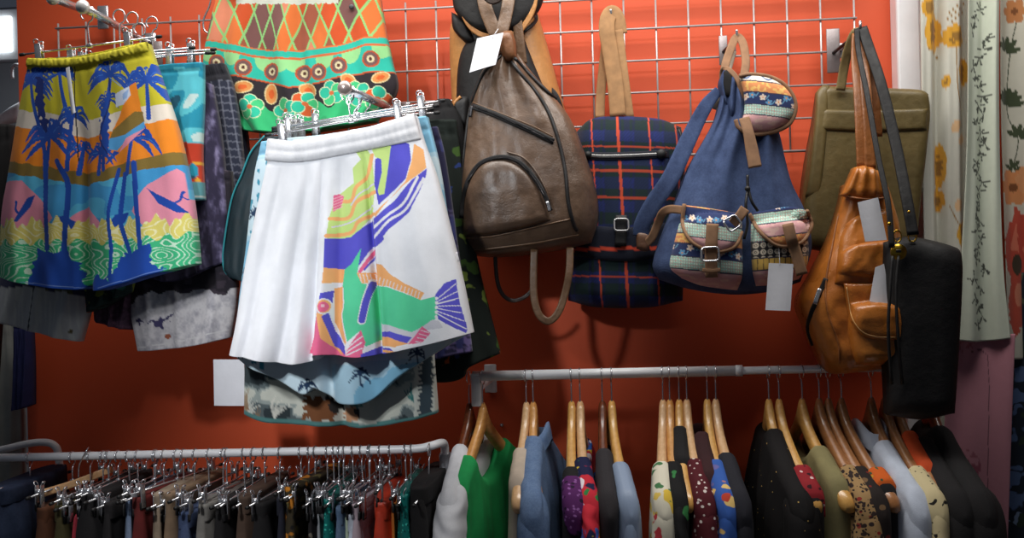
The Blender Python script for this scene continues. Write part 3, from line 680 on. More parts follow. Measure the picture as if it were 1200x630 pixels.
garment_patch('shorts', 'navy shorts with one olive band next to the batik shorts', 'shorts', [(215, 90), (210, 200), (205, 290)], [(277, 88), (285, 130), (292, 200), (296, 300)], [(215, 90), (250, 90), (277, 88)], [(205, 290), (250, 310), (296, 300)], -.215, PRINT, None, dyed(f_olive), 70, 90)
def f_cordcuff(p, x, y, u, v):
    n = noise2(x * .06, y * .08, 8); p.c[:] = (52, 50, 66); k = 356 + (x - 0) * .12 + (n - .5) * 8
    p.m(y < k - 8, (64, 66, 96)); p.m(noise2(x * .09, y * .1, 3) > .62, (104, 104, 70)); p.m(y > k - 22, (196, 198, 198)); p.m((y > k - 22) & (noise2(x * .5, y * .03, 2) > .6), (208, 210, 206)); p.m(np.abs(x - 47 - (y - 330) * -.1) < .8, (70, 70, 70)); p.ell(88, 388, 2.2, 2.2, (110, 96, 60)); return p.c
garment_patch('shorts', 'faded shorts with pale turned up cuffs under the palm print shorts', 'shorts', [(38, 120), (16, 250), (-10, 372)], [(130, 120), (122, 250), (106, 352), (94, 400)], [(38, 120), (80, 115), (130, 120)], [(-10, 372), (30, 384), (94, 400)], -.335, PRINT, None, dyed(f_cordcuff), 100, 120)
M_leaf = M_blobs('dark_leaf_print', (22, 40, 38), [((206, 92, 34), 16, .34, .45), ((120, 130, 46), 20, .34, .4), ((36, 90, 80), 24, .4, .5)])
garment_patch('shorts', 'dark shorts with orange and olive leaf print showing below the palm print shorts', 'shorts', [(85, 150), (92, 260), (103, 366)], [(175, 150), (172, 250), (152, 342)], [(85, 150), (130, 148), (175, 150)], [(103, 366), (125, 358), (152, 342)], -.36, M_leaf)
M_stripe = M('plum_stripe', (92, 62, 84), .9, 0, .35, 120)
garment_patch('shorts', 'plum striped shorts with a short strip of hem left of the frayed denim', 'shorts', [(98, 150), (104, 260), (112, 374)], [(180, 150), (178, 260), (158, 386)], [(98, 150), (140, 148), (180, 150)], [(112, 374), (135, 382), (158, 386)], -.30, M_stripe)
def f_fray(p, x, y, u, v):
    p.c[:] = (38, 33, 42); n = noise2(x * .12, y * .12, 8); k = 352 - (x - 152) * .12 + (n - .5) * 16
    p.m(noise2(x * .08, y * .2, 5) > .66, (58, 50, 60)); g = y > k; p.c[g] = (np.array((206, 202, 204)) - np.clip(noise2(x * .2, y * .12, 2) * .6 + noise2(x * .7, y * .5, 4) * .4 - .35, 0, 1)[:, None] * np.array((90, 88, 76)))[g]
    p.poly([(160, 373), (175, 377), (196, 372), (212, 362), (200, 376), (193, 386), (186, 378), (165, 378)], (62, 58, 96), 3); p.ell(201, 393, 3.6, 3, (150, 84, 60)); p.line([(163, 407), (215, 399), (268, 386)], 1, (206, 204, 204)); return p.c
garment_patch('shorts', 'black shorts with broad frayed off white hem and a copper rivet', 'shorts', [(150, 200), (146, 280), (151, 355), (162, 411)], [(270, 200), (272, 280), (277, 345), (271, 395)], [(150, 200), (210, 196), (270, 200)], [(162, 411), (190, 409), (232, 404), (271, 395)], -.31, PRINT, None, dyed(f_fray), 110, 140)
# behind the fish print shorts
def f_sky(p, x, y, u, v):
    n = noise2(x * .02, y * .03, 4); p.c[:] = (176, 212, 230); p.m(n > .5, (206, 228, 238)); p.m((n < .36), (132, 190, 220)); p.m((x < 320) & (noise2(x * .2, y * .14, 3) > .75), (60, 150, 178))
    for i, (cx, cy) in enumerate(((366, 449), (492, 412), (428, 436), (282, 412), (300, 250), (294, 320))): p.palm(cx, cy, 13, (34, 60, 92), 8, i, [(cx + 2, cy + 14)], 2)
    return p.c
sk = Patch([(306, 166), (297, 210), (288, 290), (279, 360), (277, 416)], [(500, 136), (515, 200), (530, 300), (546, 392)], [(306, 166), (400, 156), (500, 136)], [(277, 416), (294, 426), (330, 442), (362, 459), (374, 452), (396, 468), (420, 470), (440, 466), (470, 440), (500, 420), (546, 392)], -.405, 180, 150,
           shorts_dep(.03, [(.1, .05, .012, 0), (.3, .06, .012, .05), (.42, .03, -.025, 0), (.52, .05, .02, 0), (.7, .06, .012, 0)]), .02, dyed(f_sky))
t = thing('shorts', 'pale blue shorts with small palms at the hem, under the fish print shorts', 'shorts', at(390, 469, -.405), 'shorts in the middle bunch'); part('cloth', sk.VF, PRINT, t)
def f_trop(p, x, y, u, v):
    n = noise2(x * .035 + .6 * noise2(x * .1, y * .1, 3), y * .05, 6); p.c[:] = (206, 208, 196); p.m(n > .5, (158, 168, 164)); p.m(n > .6, (92, 104, 106)); p.m(n > .72, (48, 58, 62))
    rg = random.Random(11)
    for k in range(26):
        cx, cy = rg.uniform(288, 520), rg.uniform(400, 495); col = ((226, 228, 216), (60, 84, 90), (42, 112, 110), (150, 120, 90), (228, 226, 214))[k % 5]; a0 = rg.uniform(-2.8, -.4)
        for i in range(8):
            a = a0 + (i - 4) * .17; l = rg.uniform(14, 26); p.line([(cx, cy), (cx + .6 * l * math.cos(a), cy + .6 * l * math.sin(a)), (cx + l * math.cos(a + .2), cy + l * math.sin(a + .2))], 2.6, col, 3, .8, .75)
    p.poly([(358, 456), (376, 462), (392, 470), (402, 482), (380, 494), (360, 490)], (124, 76, 44), 7); p.poly([(384, 462), (404, 470), (400, 484), (390, 478)], (40, 36, 34), 5)
    p.poly([(405, 478), (420, 470), (428, 484), (415, 494), (406, 490)], (206, 150, 110), 3); p.poly([(417, 474), (428, 478), (426, 490)], (36, 36, 40), 3)
    p.m((x > 489) & (y > 395), (214, 218, 208))
    for k in range(16):
        cy = 402 + k * 5.6; p.poly([(492, cy + 4), (500, cy - 3), (509, cy - 7), (506, cy), (498, cy + 5)], (62, 78, 88), 1)
    for k in range(10): p.line([(502 + (k % 2) * 4, 165 + 9 * k), (510, 158 + 9 * k)], 2.5, (70, 110, 100), 1, 1)
    p.m(y > np.interp(x, [286, 310, 363, 437, 480, 512], [478, 486, 491, 494, 487, 480]), (84, 134, 132)); return p.c
tp = Patch([(330, 170), (310, 260), (292, 360), (287, 424), (286, 484)], [(497, 138), (513, 200), (518, 300), (508, 403), (512, 484)], [(330, 170), (420, 158), (497, 138)], [(286, 484), (310, 491), (363, 496), (437, 498), (480, 491), (512, 484)], -.36, 180, 150,
           shorts_dep(.022, [(.15, .06, .01, 0), (.4, .05, .012, 0), (.52, .03, -.02, 0), (.62, .04, .014, 0), (.9, .05, .012, 0)]), .02, dyed(f_trop))
t = thing('shorts', 'grey tropical leaf print shorts with white price card, longest in the middle', 'shorts', at(400, 498, -.36), 'shorts in the middle bunch'); part('cloth', tp.VF, PRINT, t)
part('price_tag', card([(250, 421), (286, 421), (288, 475), (251, 475)], -.345), PAPER, t, False, label='blank white price card')
def f_purple(p, x, y, u, v): p.c[:] = (34, 32, 66); p.m((y > 245) & (np.sin(y * .9) > .2), (78, 70, 110)); p.m((y > 390) & (noise2(x * .2, y * .2, 3) > .5), (110, 96, 150)); p.m(noise2(x * .1, y * .03, 4) > .7, (52, 56, 110)); return p.c
garment_patch('shorts', 'dark indigo shorts with purple bands at the right of the fish print shorts', 'shorts', [(400, 170), (395, 300), (390, 420)], [(512, 148), (522, 190), (536, 290), (553, 412)], [(400, 170), (460, 160), (512, 148)], [(390, 420), (470, 425), (553, 412)], -.315, PRINT, None, dyed(f_purple), 90, 110)
M_jungle = M_blobs('jungle_print', (26, 34, 30), [((66, 96, 40), 15, .4, .6), ((190, 92, 30), 17, .3, .3), ((40, 60, 120), 19, .3, .3), ((120, 140, 60), 24, .3, .3)])
garment_patch('shorts', 'dark jungle print shorts with green and orange leaves left of the brown backpack', 'shorts', [(420, 150), (430, 300), (440, 436)], [(534, 140), (546, 240), (562, 320), (586, 414)], [(420, 150), (480, 142), (534, 140)], [(440, 436), (512, 446), (541, 443), (550, 430), (586, 414)], -.27, M_jungle)
BLK = M('black_cotton', (20, 18, 20), .9, 0, .2, 30, .2, 500)
garment_patch('top', 'black top with a green embroidered yoke between fish print shorts and brown backpack', 'top', [(470, 150), (480, 220), (488, 300)], [(527, 116), (542, 150), (548, 220), (546, 300)], [(470, 150), (500, 126), (515, 117), (527, 116)], [(488, 300), (520, 305), (546, 300)], -.225, BLK)
tj = Patch([(312, 160), (295, 178), (284, 205), (272, 235), (262, 306), (266, 322)], [(400, 165), (390, 260), (380, 340)], [(312, 160), (350, 160), (400, 165)], [(266, 322), (310, 335), (380, 340)], -.325, 60, 80, shorts_dep(.02, [(.3, .1, .01, 0)]), .015)
t = thing('shorts', 'dark running shorts with teal piping left of the fish print shorts', 'shorts', at(320, 335, -.325), 'shorts in the middle bunch')
part('cloth', tj.VF, M('dark_teal_nylon', (24, 44, 52), .6, 0, .2, 30), t)
part('piping', tube(A([(310, 159), (294, 178), (283, 205), (271, 235), (262, 290), (262, 312), (267, 322), (276, 326)], -.331), .0022, 8), M('teal_piping', (40, 148, 158), .6), t)
# dark clothing at the left edge and the room beyond
garment_patch('coat', 'black coat sleeve at the extreme left edge of the picture', 'coat', [(-40, 150), (-42, 400), (-44, 700)], [(14, 146), (10, 240), (2, 330), (-4, 420)], [(-40, 150), (-12, 146), (14, 146)], [(-44, 700), (-24, 700), (-4, 420)], -.30, BLK)
garment_patch('scarf', 'dark blue scarf hanging past the left end of the orange wall', 'scarf', [(16, 380), (17, 430), (17, 480)], [(36, 376), (38, 430), (38, 474)], [(16, 380), (26, 378), (36, 376)], [(17, 480), (28, 478), (38, 474)], -.05, M('dark_blue_knit', (38, 44, 96), .9))
LIN = M('grey_curtain_cloth', (150, 152, 146), .9, 0, .1, 20)
garment_patch('curtain', 'grey curtain hanging in the lower left corner beyond the wall', 'curtain', [(-40, 380), (-40, 500), (-40, 720)], [(20, 372), (26, 470), (29, 720)], [(-40, 380), (-10, 376), (20, 372)], [(-40, 720), (0, 722), (29, 720)], .02, LIN, shorts_dep(.02, [(.3, .08, .012, 0), (.6, .07, .014, 0), (.85, .06, .012, 0)]))
t = thing('white_hanger', 'white plastic hanger in the room beyond, left of the palm print shorts', 'hanger', at(8, 140, .5))
WPL = M('white_plastic', (225, 228, 230), .4)
part('hook', tube(A([(14, 92), (14, 80), (19, 76), (24, 79), (25, 86)], .5), .006, 8), WPL, t)
part('shoulder', Patch([(-20, 150), (-20, 160)], [(25, 118), (22, 142)], [(-20, 150), (8, 128), (25, 118)], [(-20, 160), (2, 148), (22, 142)], .5, 20, 8, pillow(.012), .01).VF, WPL, t)

# ============================================================ bags
ZIPT = M('black_zip_tape', (22, 20, 22), .7); TEETH = M('nickel_zip', (170, 168, 165), .35, 1, .2, 300)
LB = M_leather('brown_leather', (70, 53, 42), (116, 91, 72), .38, 8)
LBD = M_leather('brown_leather_strap', (92, 66, 44), (124, 92, 64), .45, 14)
PIPE = M('black_piping', (22, 19, 19), .5)
bag = thing('backpack', 'brown leather drawstring backpack with arched front pocket and large white tag', 'backpack', at(610, 300, -.25), 'bags hung on the grid')
bdep0 = pillow(.075, .34, .16, .16)
def bdep(U, V):
    d = bdep0(U, V) * (.35 + .65 * np.clip(V * 1.4, 0, 1) ** .8)
    g = np.clip(1 - V / .45, 0, 1) * np.clip(V / .05, 0, 1)
    d += g * .010 * np.sin(U * 19 + 1.5 * V) * prof(np.minimum(U, 1 - U) / .2)
    d += .005 * (noise2(U * 6, V * 6, 4) - .5) + .003 * (noise2(U * 17, V * 15, 9) - .5)
    return d
BB = Patch([(586, 62), (568, 80), (558, 100), (549, 133), (542, 178), (537, 225), (535, 268), (539, 296)], [(606, 62), (626, 88), (648, 112), (670, 142), (688, 188), (699, 228), (700, 258), (692, 284)],
           [(586, 62), (593, 60), (600, 60), (606, 62)], [(539, 296), (570, 301), (610, 299), (657, 292), (692, 284)], -.235, 90, 120, bdep, .05)
part('body', BB.VF, LB, bag)
def seam(pts, w, S_, parent, mat, name, off=.003, th=.004, n=6): return part(name, ribbon(S_.on(pts, off, n), w, th, sm=1), mat, parent)
def cord(pts, r, S_, parent, mat, name, off=.001): return part(name, tube(S_.on(pts, off), r, 8, 1), mat, parent)
cord([(596, 68), (610, 86), (627, 106), (641, 128), (650, 150), (658, 178), (663, 205), (666, 237), (672, 262), (676, 270)], .0042, BB, bag, PIPE, 'piping')
cord([(588, 66), (569, 82), (558, 105), (550, 133), (544, 178), (540, 225), (539, 260)], .0042, BB, bag, PIPE, 'piping')
cord([(603, 68), (620, 86), (640, 106), (652, 116)], .004, BB, bag, PIPE, 'drawstring', .004)
z = seam([(553, 124), (575, 132), (600, 143), (625, 154), (649, 166)], .013, BB, bag, ZIPT, 'zip')
part('zip_teeth', ribbon(BB.on([(553, 124), (575, 132), (600, 143), (625, 154), (649, 166)], .006), .0032, .002, sm=1), DARKSTEEL, z)
part('zip_pull', ribbon(BB.on([(553, 124), (552, 130), (551, 137)], .010, 3), .006, .002, sm=1), DARKSTEEL, z)
cord([(554, 120), (575, 128), (600, 138), (625, 148), (648, 160)], .0014, BB, bag, LBD, 'welt', .003)
PK1 = Patch([(560, 195), (549, 215), (543, 240), (542, 277)], [(612, 194), (628, 213), (639, 236), (645, 258)], [(560, 195), (572, 187), (590, 185), (612, 194)], [(542, 277), (575, 275), (610, 268), (645, 258)], lambda x, y: BB.S(x, y, .001), 50, 50, pillow(.02, .3, .25, .12), .004)
part('front_pocket', PK1.VF, LB, bag)
pz = part('pocket_zip', ribbon(BB.on([(541, 255), (542, 238), (548, 213), (560, 194), (575, 186), (592, 184), (610, 191), (626, 208), (638, 228), (645, 247)], .012), .010, .005, sm=1), ZIPT, bag)
part('zip_teeth', ribbon(BB.on([(548, 213), (560, 195), (575, 187), (592, 185), (610, 192), (626, 209), (638, 229)], .0155), .003, .002, sm=1), DARKSTEEL, pz)
part('zip_pull', ribbon(BB.on([(641, 236), (643, 242), (644, 247)], .018, 3), .006, .002, sm=1), CHROME, pz)
cord([(594, 178), (612, 184), (626, 198), (638, 218), (644, 236)], .002, BB, bag, LB, 'welt', .003)
cord([(543, 279), (575, 277), (610, 270), (640, 263), (671, 256)], .0016, BB, bag, LBD, 'welt', .001)
cord([(548, 294), (585, 290), (630, 284), (678, 275)], .0022, BB, bag, LBD, 'welt', .001)
part('neck_fold', Patch([(585, 40), (586, 54), (590, 70)], [(600, 36), (604, 50), (605, 68)], [(585, 40), (592, 36), (600, 36)], [(590, 70), (598, 72), (605, 68)], -.262, 20, 20, pillow(.015, .4, .3, .3), .02).VF, M_leather('chestnut_leather', (104, 64, 38), (140, 92, 56), .42, 12), bag)
for nm, pts, w in (('shoulder_strap', [(566, -22, -.235), (567, 0, -.245), (572, 18, -.252), (582, 42, -.258), (590, 60, -.25)], .030), ('shoulder_strap', [(597, -24, -.23), (596, 0, -.245), (592, 22, -.256), (588, 40, -.262), (590, 58, -.25)], .028), ('shoulder_strap', [(604, -22, -.215), (605, 10, -.225), (609, 50, -.228), (612, 75, -.225)], .022)):
    part(nm, ribbon(A(pts, 0), w, .005), LBD, bag)
part('grab_loop', ribbon(A([(566, -10), (570, -2), (577, 2), (585, -1), (589, -10)], -.27), .012, .006), M_leather('dark_leather', (38, 28, 24), (60, 44, 36), .4), bag)
part('bottom_strap', ribbon(A([(626, 292, -.27), (625, 325, -.28), (626, 350, -.285), (632, 369, -.287), (643, 376, -.287), (654, 366, -.285), (662, 344, -.28), (667, 318, -.28), (668, 290, -.27)], 0), .016, .004), LBD, bag)
part('thin_strap', ribbon(A([(580, 298, -.22), (583, 330, -.22), (590, 346, -.22), (602, 352, -.22), (616, 347, -.22), (626, 336, -.22)], 0), .009, .004), M_leather('dark_leather', 0, 0) if 'dark_leather' in MATS else PIPE, bag)
part('price_tag', card([(559, 45), (590, 38), (581, 76), (550, 85)], -.285, dy=(0, 0, -.012, -.012)), PAPER, bag, False, label='large blank white tag')
part('tag_cord', tube(A([(584, 34, -.27), (581, 38, -.287), (577, 45, -.289)], 0), .0008, 6), PAPER, bag)

TAN = M_leather('tan_leather', (176, 118, 64), (206, 146, 84), .5, 10); BLL = M_leather('black_leather', (11, 9, 10), (20, 17, 18), .62, 10, .3, 0)
b2 = thing('backpack', 'black and tan leather backpack half hidden behind the brown one', 'backpack', at(595, 200, -.14), 'bags hung on the grid')
BK = Patch([(541, 4), (529, 30), (527, 60), (529, 110), (533, 160), (538, 210)], [(626, 2), (640, 50), (655, 105), (664, 140), (668, 180), (664, 210)], [(541, 4), (570, 0), (600, -1), (626, 2)], [(538, 210), (580, 214), (620, 214), (664, 210)], -.12, 60, 60, pillow(.075, .35, .2, .2), .05)
part('body', BK.VF, TAN, b2)
part('front_panel', Patch([(563, 28), (540, 62), (535, 110), (538, 150)], [(608, 28), (620, 60), (632, 90), (645, 120)], [(563, 28), (580, 24), (608, 28)], [(538, 150), (580, 160), (645, 120)], lambda x, y: BK.S(x, y, .002), 30, 30, pillow(.01), .003).VF, BLL, b2)
fl = part('flap', Patch([(530, -22), (532, 10), (547, 28)], [(640, -22), (632, 10), (607, 36)], [(530, -22), (585, -24), (640, -22)], [(547, 28), (560, 38), (585, 41), (607, 36)], -.215, 40, 24, pillow(.02, .3, .2, .2), .01).VF, BLL, b2)
part('tan_binding', ribbon(A([(541, 2), (544, 18), (552, 32), (565, 41), (585, 44), (606, 38), (617, 26), (625, 10), (628, -8)], -.226), .012, .005), TAN, fl)
part('side_gusset', Patch([(529, 14), (531, 34), (545, 50)], [(548, 30), (556, 44), (562, 52)], [(529, 14), (540, 20), (548, 30)], [(545, 50), (552, 53), (562, 52)], -.19, 16, 16, pillow(.02), .02).VF, BLL, b2)
sp = part('side_pocket', Patch([(533, 118), (531, 132), (537, 150)], [(552, 112), (552, 130), (550, 152)], [(533, 118), (542, 112), (552, 112)], [(537, 150), (543, 154), (550, 152)], -.185, 16, 16, pillow(.025), .03).VF, BLL, b2)
part('tan_binding', tube(A([(540, 113), (532, 122), (530, 134), (534, 146), (542, 153)], -.205), .004, 8), TAN, sp)
part('shoulder_strap', ribbon(A([(627, 14, -.14), (628, 24, -.17), (618, 34, -.2), (608, 40, -.2)], 0), .008, .005), BLL, b2)
part('shoulder_strap', ribbon(A([(640, 100, -.15), (652, 112, -.165), (660, 135, -.16), (663, 150, -.14)], 0), .010, .006), BLL, b2)

def f_tart(p, x, y, u, v):
    NAV = (20, 27, 62); GRN = (18, 40, 38); yy = y - (x - 735) * .02
    p.c[:] = GRN; a = ((x - 686) % 34); b = ((yy - 152) % 27); p.m((a > 5) & (a < 24), NAV, .75); p.m((b > 4) & (b < 18), (26, 34, 92), .6)
    p.m((a > 8) & (a < 11), GRN); p.m((a > 18) & (a < 21), GRN); p.m(((a > 6) & (a < 23) & (b > 5) & (b < 17)), (28, 40, 104), .8)
    p.m(((x + y).astype(int) % 4 < 1), (16, 26, 40), .5)
    for yl, w in ((175.5, 1.0), (203, 1.5), (233.5, 1.5), (293, 1.4), (324, 1.0)): p.m(np.abs(yy - yl) < w, (208, 72, 44), .8)
    for xl_, w in ((697, .9), (727, 1.7), (763, .9), (794, .9)): p.m(np.abs(x - xl_ - (y - 200) * .06) < w, (224, 80, 46), .85)
    return p.c
tb = thing('backpack', 'navy and green tartan backpack with orange lines and tan straps', 'backpack', at(735, 358, -.12), 'bags hung on the grid')
TB = Patch([(676, 154), (672, 200), (666, 260), (666, 352)], [(798, 149), (802, 175), (803, 260), (800, 352)], [(676, 154), (692, 140), (720, 136), (770, 139), (798, 149)], [(666, 352), (700, 360), (760, 360), (800, 352)], -.11, 140, 210, pillow(.06, .25, .16, .1), .05, dyed(f_tart))
part('body', TB.VF, PRINT, tb)
z = part('zip', ribbon(TB.on([(686, 182), (710, 183), (745, 182), (781, 180)], .003), .008, .003, sm=1), TEETH, tb)
part('zip_tape', ribbon(TB.on([(684, 182), (710, 183), (745, 182), (784, 180)], .001), .018, .002, sm=1), M('navy_tape', (18, 20, 34), .8), z)
part('zip_end', xf(lathe([(.009, -.003), (.011, 0), (.009, .004)], 16, 'y'), at(775, 180, TB.S(np.array(775.), np.array(180.), .006))), RUBBER, z)
part('zip_end', xf(lathe([(.007, -.003), (.008, 0), (.007, .004)], 16, 'y'), at(689, 181, TB.S(np.array(689.), np.array(181.), .006))), RUBBER, z)
part('side_piping', tube(TB.on([(795, 150), (799, 165), (800, 200), (800, 250)], .004), .003, 8, 1), PIPE, tb)
FL2 = Patch([(672, 262), (672, 300)], [(800, 258), (800, 296)], [(672, 262), (735, 266), (800, 258)], [(672, 300), (735, 306), (800, 296)], lambda x, y: TB.S(x, y, .004), 60, 20, pillow(.006, .2, .2, .3), .002, dyed(lambda p, x, y, u, v: (p.m(y > -1, (20, 24, 40)), p.m(np.abs(y - 291 - (x - 735) * -.02) < 2, (206, 70, 44)), p.c)[-1]))
part('lower_flap', FL2.VF, PRINT, tb)
bk = part('buckle_strap', ribbon(TB.on([(728, 252), (728, 270), (727, 288)], .014, 4), .026, .006, sm=1), BLL, tb)
part('buckle', rect_loop([(720, 256), (736, 256), (737, 270), (720, 270)], .002, float(TB.S(np.array(728.), np.array(262.), .022))), STEEL, bk)
TANW = M('tan_webbing', (176, 132, 88), .8, 0, .12, 60, .3, 900)
for pts, w in (([(703, 138, -.10), (704, 110, -.09), (708, 70, -.085), (712, 36, -.095), (716, 20, -.1)], .022), ([(724, 136, -.13), (721, 100, -.125), (715, 60, -.12), (711, 36, -.12), (712, 22, -.115), (717, 15, -.11), (723, 22, -.11), (726, 40, -.11)], .036), ([(738, 138, -.12), (733, 100, -.12), (728, 60, -.115), (725, 35, -.11)], .020)): part('shoulder_strap', ribbon(A(pts, 0), w, .004), TANW, tb)

# ---- denim backpack with patterned pockets
DEN = M_denim('blue_denim', (48, 60, 91), (84, 101, 140)); TANB = M('tan_suede', (150, 112, 82), .85, 0, .15, 50, .3, 600)
def f_ethnic(p, x, y, u, v):
    """bands of woven pattern measured down the pocket cloth"""
    c0 = getattr(f_ethnic, 'b'); yy = y - (x - c0[0]) * c0[1]
    for lo, hi, kind in c0[2]:
        m = (yy >= lo) & (yy < hi)
        if kind == 'cream': p.m(m, (226, 216, 200)); p.m(m & (np.abs(np.sin(x * .25) * 4 + (yy - (lo + hi) / 2)) < 1.2), (90, 110, 150))
        elif kind == 'orange': p.m(m, (224, 146, 92)); p.m(m & (noise2(x * .4, y * .4, 3) > .58), (238, 190, 110))
        elif kind == 'navy':
            
            p.m(m, (38, 52, 96)); keep = p.c.copy(); rg = random.Random(int(lo) + int(c0[0]))
            for k in range(14):
                fx, fy = c0[0] - 60 + k * 9.3 + rg.uniform(-2, 2), (lo + hi) / 2 + rg.uniform(-.28, .28) * (hi - lo); fy += (fx - c0[0]) * c0[1]; cc = ((226, 206, 190), (96, 150, 190))[k % 2]
                for j in range(5): p.ell(fx + 2.3 * math.cos(j * 1.257 + k), fy + 2.3 * math.sin(j * 1.257 + k), 1.8, 1.3, cc, j * 1.257 + k)
                p.ell(fx, fy, 1, 1, (220, 150, 90)); p.line([(fx + 4, fy + 2), (fx + 7, fy - 2)], 1, (110, 160, 190), 1)
            p.c[~m] = keep[~m]
        elif kind == 'mint':
            p.m(m, (150, 200, 186)); q = np.sin(x * 1.1 + yy * .9) * np.sin(x * 1.1 - yy * .9); p.m(m & (q > .45), (226, 226, 210)); p.m(m & (q < -.6), (222, 130, 120))
        elif kind == 'pink': p.m(m, (222, 168, 170)); p.m(m & (noise2(x * .2, y * .5, 5) > .62), (232, 190, 180))
        elif kind == 'dots':
            p.m(m, (44, 40, 44)); q = np.hypot((x % 8) - 4, ((yy - lo) % 8) - 4); p.m(m & (np.abs(q - 2.4) < .9), (212, 200, 180)); p.m(m & (q < .9), (212, 200, 180))
        elif kind == 'gold': p.m(m, (214, 174, 86)); p.m(m & (np.abs(np.sin(x * .5)) < .25), (120, 96, 60))
        p.m(np.abs(yy - lo) < .7, (60, 56, 76))
    return p.c
def ethnic(x0, sl, bands):
    def fn(x, y, u, v): f_ethnic.b = (x0, sl, bands); return f_ethnic(Paint(x, y, (222, 170, 170)), x, y, u, v)
    return fn
db = thing('backpack', 'blue denim backpack with patterned pockets, tan straps and white price tag', 'backpack', at(860, 345, -.25), 'bags hung on the grid')
def ddep(U, V):
    d = pillow(.075, .3, .12, .14)(U, V) * (.45 + .55 * np.clip(V * 1.3, 0, 1)); g = np.clip(1 - V / .75, 0, 1) * prof(np.minimum(U, 1 - U) / .15)
    return d + g * (.014 * np.sin(U * 16 + 2.5 * V + .4) + .006 * np.sin(U * 33 + 4 * V)) + .004 * (noise2(U * 8, V * 8, 2) - .5)
DB = Patch([(846, 104), (838, 138), (822, 168), (806, 196), (792, 232), (775, 275), (765, 310), (773, 328)], [(880, 104), (896, 124), (912, 152), (920, 186), (928, 215), (944, 250), (951, 290), (938, 330)],
           [(846, 104), (855, 98), (868, 98), (880, 104)], [(773, 328), (810, 339), (860, 345), (905, 341), (938, 330)], -.225, 100, 120, ddep, .06)
part('body', DB.VF, DEN, db)
part('shoulder_strap', ribbon(A([(842, 106, -.22), (826, 126, -.225), (806, 165, -.235), (786, 208, -.24), (766, 238, -.235), (753, 262, -.225), (751, 276, -.22)], 0), [.02, .03, .036, .038, .038, .036, .034], .012), DEN, db)
part('strap_end', Patch([(745, 271), (746, 291)], [(762, 274), (761, 294)], [(745, 271), (753, 271), (762, 274)], [(746, 291), (753, 294), (761, 294)], -.222, 12, 12, pillow(.008, .4, .3, .3), .01).VF, M_leather('dark_brown_leather', (88, 58, 40), (116, 80, 56), .5), db)
part('webbing', ribbon(A([(756, 286, -.225), (764, 278, -.235), (771, 262, -.245), (776, 250, -.26), (785, 245, -.275), (800, 246, -.285)], 0), .018, .004), TANB, db)
part('gathered_rim', Patch([(846, 84), (842, 100), (848, 122)], [(866, 92), (870, 108), (866, 150)], [(846, 84), (852, 80), (866, 92)], [(848, 122), (856, 140), (866, 150)], -.235, 24, 30, lambda U, V: pillow(.03, .35, .3, .2)(U, V) + .006 * np.sin(U * 14), .02).VF, DEN, db)
part('rim_binding', ribbon(A([(862, 138, -.25), (868, 118, -.262), (867, 100, -.268), (860, 87, -.266), (850, 80, -.255), (846, 86, -.24), (847, 104, -.235)], 0), .011, .004), TANB, db)
part('rim_lining', Patch([(848, 84), (847, 98), (850, 112)], [(857, 88), (861, 100), (860, 112)], [(848, 84), (852, 82), (857, 88)], [(850, 112), (855, 114), (860, 112)], -.262, 14, 14, pillow(.006), .004).VF, BLK, db)
FLP = Patch([(867, 91), (872, 110), (872, 130), (866, 148)], [(918, 100), (929, 115), (931, 130), (922, 146)], [(867, 91), (880, 88), (900, 91), (918, 100)], [(866, 148), (880, 155), (903, 154), (922, 146)], -.275, 90, 90, pillow(.025, .35, .3, .3), .012, ethnic(895, .12, [(84, 98, 'cream'), (98, 111, 'orange'), (111, 125, 'navy'), (125, 137, 'mint'), (137, 160, 'pink')]))
fp = part('flap', FLP.VF, PRINT, db)
part('binding', tube(A([(866, 89), (880, 87), (902, 90), (919, 99), (930, 114), (932, 130), (924, 146), (904, 155), (880, 157), (866, 150), (862, 140)], -.282), .0045, 8), TANB, fp)
part('flap_strap', ribbon(A([(872, 138, -.295), (877, 155, -.305), (881, 175, -.308), (885, 196, -.312)], 0), [.022, .022, .026, .027], .004), TANB, db)
part('grab_handle', ribbon(A([(848, 96, -.22), (850, 76, -.21), (856, 58, -.18), (861, 46, -.15), (866, 44, -.14), (871, 52, -.17), (874, 72, -.2), (872, 88, -.22)], 0), .018, .005), TANB, db)
part('webbing', ribbon(A([(838, 128, -.21), (843, 108, -.2), (852, 88, -.18), (860, 60, -.16)], 0), .012, .003), M('natural_webbing', (206, 190, 170), .9), db)
S1 = lambda x, y: DB.S(x, y, .002)
P1 = Patch([(796, 262), (790, 285), (785, 312), (799, 326)], [(869, 256), (870, 290), (870, 322), (864, 340)], [(796, 262), (820, 250), (850, 250), (869, 256)], [(799, 326), (820, 334), (845, 338), (864, 340)], S1, 100, 100, pillow(.035, .22, .15, .2), .004, ethnic(830, .1, [(240, 262, 'orange'), (262, 276, 'mint'), (276, 288, 'orange'), (288, 303, 'navy'), (303, 318, 'mint'), (318, 345, 'pink')]))
part('front_pocket', P1.VF, PRINT, db)
F1 = Patch([(801, 240), (799, 262), (808, 280)], [(869, 250), (869, 272), (861, 288)], [(801, 240), (825, 243), (850, 247), (869, 250)], [(808, 280), (822, 290), (840, 295), (861, 288)], lambda x, y: P1.S(x, y, .003), 90, 60, pillow(.008, .2, .3, .2), .003, ethnic(835, .12, [(230, 246, 'orange'), (246, 264, 'navy'), (264, 280, 'mint'), (280, 300, 'pink')]))
f1 = part('pocket_flap', F1.VF, PRINT, db)
part('binding', tube(F1.on([(802, 239), (800, 262), (808, 280), (822, 290), (840, 295), (861, 289), (869, 272)], .003), .0042, 8, 1), TANB, f1)
s1 = part('pocket_strap', ribbon(F1.on([(835, 262), (834, 280), (833, 300), (834, 325)], .010), .025, .004, sm=1), TANB, db)
yb = float(F1.S(np.array(833.), np.array(296.), .02))
